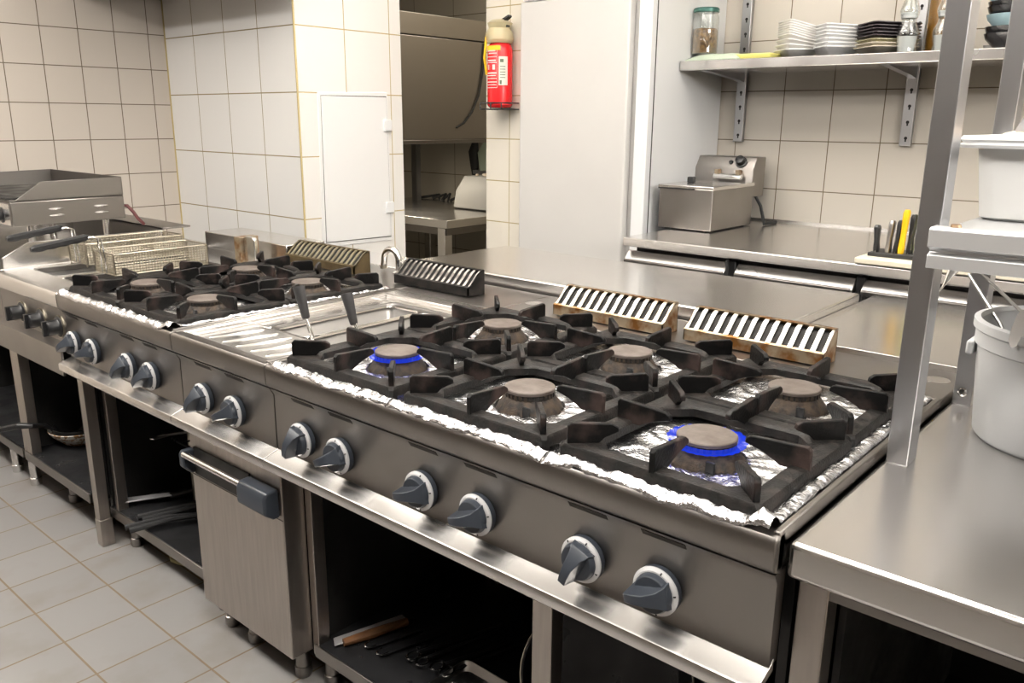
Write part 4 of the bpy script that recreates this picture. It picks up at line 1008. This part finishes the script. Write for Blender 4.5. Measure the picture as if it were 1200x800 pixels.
def under_shelf_goods():
    # fryer shelf: pan in a bowl
    sz = .1185
    b = MB().lathe([(.05, 0), (.055, .003), (.098, .045), (.108, .062), (.105, .063), (.095, .046), (.05, .007), (0, .006)], (-1.425, .205, sz), 36)
    single('enamel_bowl', b, 'bowl', 'white rimmed patterned bowl on the fryer shelf with a black pan in it', 'bowl')
    p = thing('saucepan', 'black saucepan with long curved handle resting in the patterned bowl', 'saucepan', (-1.425, .205, sz + .012))
    obj('pan_body', MB().lathe([(.062, .008), (.070, .012), (.092, .052), (.092, .066), (.089, .066), (.066, .018), (0, .014)], (-1.425, .205, sz + .006), 36), 'pan', p)
    obj('handle', MB().tube([(-1.440, .120, sz + .066), (-1.438, .09, sz + .095), (-1.405, .035, sz + .118), (-1.425, .0, sz + .122), (-1.503, -.04, sz + .098)], .009, 10, rs=[.006, .009, .010, .012, .011]), 'black', p)
    # left range shelf
    sz = .0655
    t = MB()
    for x in (-.965 + .235, -.70): t.tube([(x, .30, sz), (x, .30, .70)], .010, 12)
    single('gas_pipe', t, 'wire', 'pair of upright chrome gas pipes inside the four burner range cabinet', 'pipe')
    def long_tool(nm, lab, cat, pts, r, mt, head=None, hm='pale', rs=None):
        k = thing(nm, lab, cat, (pts[0][0], pts[0][1], sz), None)
        obj('handle', MB().tube(pts, r, 8, rs=rs), mt, k)
        if head: obj('blade', head, hm, k, bev=.001)
    h = MB().prism([(-.875, .11), (-.80, .24), (-.77, .235), (-.835, .105), (-.862, .098)], 2, sz + .020, sz + .024)
    long_tool('pale_spatula', 'pale bladed spatula lying on the shelf at the left of the four burner range', 'spatula', [(-.785, .236, sz + .016), (-.75, .30, sz + .026), (-.66, .48, sz + .016)], .010, 'black', h)
    for (x, y, dx, dy, i) in ((-.66, .03, .14, .30, 0), (-.70, .09, .17, .40, 1)):
        k = thing('black_tongs', ('black tongs poking out over the shelf edge by the floor, nearest the door', 'black tongs lying behind the pair that pokes out over the shelf edge')[i], 'tongs', (x, y, sz), 'black tongs on the low shelf')
        for s in (-.012, .012):
            m = MB().tube([(x + s * 1.3, y, sz + .014), (x + dx * .4 + s, y + dy * .4, sz + .028), (x + dx, y + dy, sz + .012)], .009, 8, rs=[.010, .008, .006]); obj('arm', m, 'black', k)
        obj('pivot', MB().lathe([(.014, 0), (.014, .012)], (x + dx, y + dy, sz + .004), 10), 'black', k)
    tr = MB().loft([[(px, py, z) for px, py in rrect(-.60 + i, -.25 - i, .30 + i, .80 - i, .02)] for i, z in ((.012, sz + .0005), (0, sz + .022), (.003, sz + .022), (.014, sz + .003))])
    single('baking_tray', tr, 'pan', 'black baking tray at the back of the four burner range shelf', 'tray')
    r = MB()
    for y in (.25, .50): r.box(-.838, -.20, y - .004, y + .004, .292, .298)
    for i in range(14): r.box(-.83 + i * .047, -.826 + i * .047, .25, .80, .297, .301)
    single('wire_rack', r, 'pan', 'dark wire rack halfway up inside the four burner range cabinet', 'rack')
    h = MB().prism([(-.80, .20), (-.775, .26), (-.765, .26), (-.77, .195), (-.785, .188)], 2, .303, .307)
    k = thing('steel_spatula', 'steel slotted spatula lying on the dark rack inside the cabinet', 'spatula', (-.75, .3, .301))
    obj('handle', MB().tube([(-.785, .215, .306), (-.70, .42, .309), (-.62, .62, .309)], .006, 8, rs=[.005, .007, .009]), 'blade', k); obj('blade', h, 'blade', k)
    g = MB().tube([(-.66, .16, FLOOR + .008), (-.60, .135, FLOOR + .008), (-.52, .16, FLOOR + .008), (-.42, .17, FLOOR + .008), (-.30, .22, FLOOR + .008), (-.25, .40, FLOOR + .008)], .0075, 8)
    single('gas_hose', g, 'hose', 'yellow hose lying on the floor under the four burner range', 'hose')
    # main range shelf
    k = thing('wooden_handled_knife', 'broad pale knife with brown wooden handle at the left of the large range shelf', 'knife', (.29, .16, sz))
    obj('blade', MB().prism([(.285, .115), (.335, .30), (.372, .29), (.312, .098)], 2, sz + .006, sz + .010), 'pale', k, bev=.001)
    obj('handle', MB().tube([(.322, .118, sz + .012), (.345, .19, sz + .012), (.372, .285, sz + .012)], .012, 10, rs=[.010, .013, .010]), 'wood', k)
    for i, x in enumerate((.375, .42)):
        k = thing('flat_tongs', ('flat steel tongs with round end beside the wooden handled knife', 'flat steel tongs with round end, second from the wooden handled knife')[i], 'tongs', (x, .2, sz), 'flat tongs on the large range shelf')
        obj('arm', MB().prism([(x - .012, .16), (x - .006, .150), (x + .006, .150), (x + .012, .16), (x + .06, .33), (x + .035, .335)], 2, sz + .004, sz + .009), 'black', k, bev=.001)
        obj('end_loop', MB().tube([(x - .012, .168, sz + .011), (x - .008, .150, sz + .011), (x, .144, sz + .011), (x + .010, .150, sz + .011), (x + .014, .168, sz + .011)], .002, 6), 'chrome', k)
    for i, (x, y) in enumerate(((.505, .20), (.585, .205))):
        k = thing('handle_rings', ('pair of steel ring ends pointing forward in the middle of the shelf', 'pair of steel ring ends right of the first pair on the dark shelf')[i], 'tongs', (x, y, sz), 'ring ended tongs on the large range shelf')
        for s in (-.016, .016):
            obj('ring', MB().tube([(x + s + .014 * math.cos(a), y + .018 * math.sin(a), sz + .010 + .008 * i) for a in [2 * PI * j / 18 for j in range(18)]], .0028, 6, closed=True), 'chrome', k)
            obj('arm', MB().tube([(x + s, y + .018, sz + .010), (x + .07 + s * .4, y + .24, sz + .010)], .006, 6), 'black', k)
    tb = MB()
    for x in (.372, .407): tb.tube([(x, .60, sz), (x, .60, .70)], .010, 12)
    single('gas_pipe', tb, 'wire', 'pair of upright gas pipes inside the large range cabinet', 'pipe')
    wk = thing('black_wok', 'large black pan standing on edge beside the middle stile of the large range', 'pan', (.98, .2, sz))
    mm = Matrix.Translation((.995, .285, sz + .1765)) @ Matrix.Rotation(math.radians(-58), 4, 'Z') @ Matrix.Rotation(math.radians(82), 4, 'Y')
    obj('pan_body', MB().lathe([(.11, 0), (.15, .014), (.172, .05), (.174, .054), (.169, .054), (.146, .018), (.105, .006), (0, .005)], (0, 0, 0), 44, mm), 'pan', wk)
    obj('rim', MB().lathe([(.1735, .053), (.1755, .0545), (.1735, .056), (.1715, .0545)], (0, 0, 0), 44, mm, cap=False), 'wire', wk)
    for i in range(5):
        pp = MB().lathe([(.07, 0), (.10, .004), (.125, .030), (.128, .034), (.122, .033), (.097, .009), (0, .007)], (.70, .56, sz + .0005 + .021 * i), 36)
        single('black_frying_pan', pp, 'pan', ('%s black frying pan of the stack at the back of the large range shelf' % ('lowest', 'second lowest', 'middle', 'second highest', 'topmost')[i]), 'pan', 'black frying pans stacked in the large range')
    tr = MB().loft([[(px, py, z) for px, py in rrect(.60 + i, .93 - i, .092 + i, .27 - i, .02)] for i, z in ((.012, sz + .0005), (0, sz + .020), (.003, sz + .021), (.014, sz + .003))])
    single('steel_tray', tr, 'blade', 'low steel tray at the front edge of the large range shelf', 'tray')
# ================================================================ camera, light
def camera():
    cd = bpy.data.cameras.new('camera'); co = bpy.data.objects.new('camera', cd); COL.objects.link(co)
    yaw, pitch, roll, f = 0.7172277, 0.2603115, 0.0078919, 978.192
    fwd = Vector((-math.sin(yaw) * math.cos(pitch), math.cos(yaw) * math.cos(pitch), -math.sin(pitch)))
    right = Vector((math.cos(yaw), math.sin(yaw), 0)); up = right.cross(fwd)
    r2 = right * math.cos(roll) + up * math.sin(roll); u2 = up * math.cos(roll) - right * math.sin(roll)
    m = Matrix.Identity(4)
    for i in range(3): m[i][0] = r2[i]; m[i][1] = u2[i]; m[i][2] = -fwd[i]
    m.translation = Vector((1.82959066, -0.98010724, 1.34241295 - FLOOR))
    co.matrix_world = m
    cd.sensor_width = 36; cd.lens = 36 * f / 1200; cd.clip_start = .02
    SC.camera = co

def area(name, x, y, z, sx, sy, power, col=(1, .958, .905), rx=0., ry=0.):
    l = bpy.data.lights.new(name, 'AREA'); l.shape = 'RECTANGLE'; l.size = sx; l.size_y = sy; l.energy = power; l.color = col
    o = bpy.data.objects.new(name, l); COL.objects.link(o); o.location = (x, y, z); o.rotation_euler = (rx, ry, 0); return o

def fixture(x, y, z, sx, sy, down, up, col=(1, .958, .905)):
    area('ceiling_lamp_down', x, y, z, sx, sy, down, col)
    if up: area('ceiling_fill_up', x, y, z + .05, sx, sy, up, col, rx=PI)  # upward light added to brighten the ceiling that the steel tops reflect

def lights():
    fixture(-1.1, -.90, 2.40, 2.0, .25, 52, 56)
    fixture(1.7, -.75, 2.40, 2.0, .25, 28, 56)
    fixture(.1, 1.0, 2.40, 2.0, .25, 8, 92)
    fixture(2.3, 1.6, 2.40, 1.6, .25, 6, 56)
    area('side_fill', 3.3, .6, 2.05, .3, 1.6, 44, (1, .96, .91), ry=math.radians(62))  # unseen light added at the right to brighten the fridge side
    fixture(-1.35, 2.75, 2.50, .25, .9, 8, 0, (1, .90, .74))
    area('rear_wall_fill', -2.15, 2.5, 1.195, .5, .15, 5.0, (1, .88, .70))  # light added under the hood to brighten the rear tiles and table
    w = bpy.data.worlds.new('world'); SC.world = w; w.use_nodes = True
    w.node_tree.nodes['Background'].inputs[0].default_value = (.5, .48, .45, 1); w.node_tree.nodes['Background'].inputs[1].default_value = .05

def main():
    room(); added_dark_counter(); pillar_shade_box(); access_panel(); extinguisher(); fridge(); back_counter(); tabletop_fryer(); wall_shelf(); shelf_goods(); back_room()
    main_range(); left_range(); pasta_cooker(); fryer(); griddle_stand(); line_extras(); right_counter(); under_shelf_goods()
    for o in COL.objects:
        if o.parent is None: o.location.z -= FLOOR
    camera(); lights()
    SC.view_settings.view_transform = 'Standard'; SC.view_settings.look = 'None'; SC.view_settings.gamma = 1
    SC.view_settings.use_curve_mapping = False; SC.view_settings.exposure = 0.08
    SC.cycles.use_denoising = True; SC.cycles.max_bounces = 8; SC.cycles.sample_clamp_indirect = 6
    SC.cycles.caustics_reflective = False; SC.cycles.caustics_refractive = False

main()
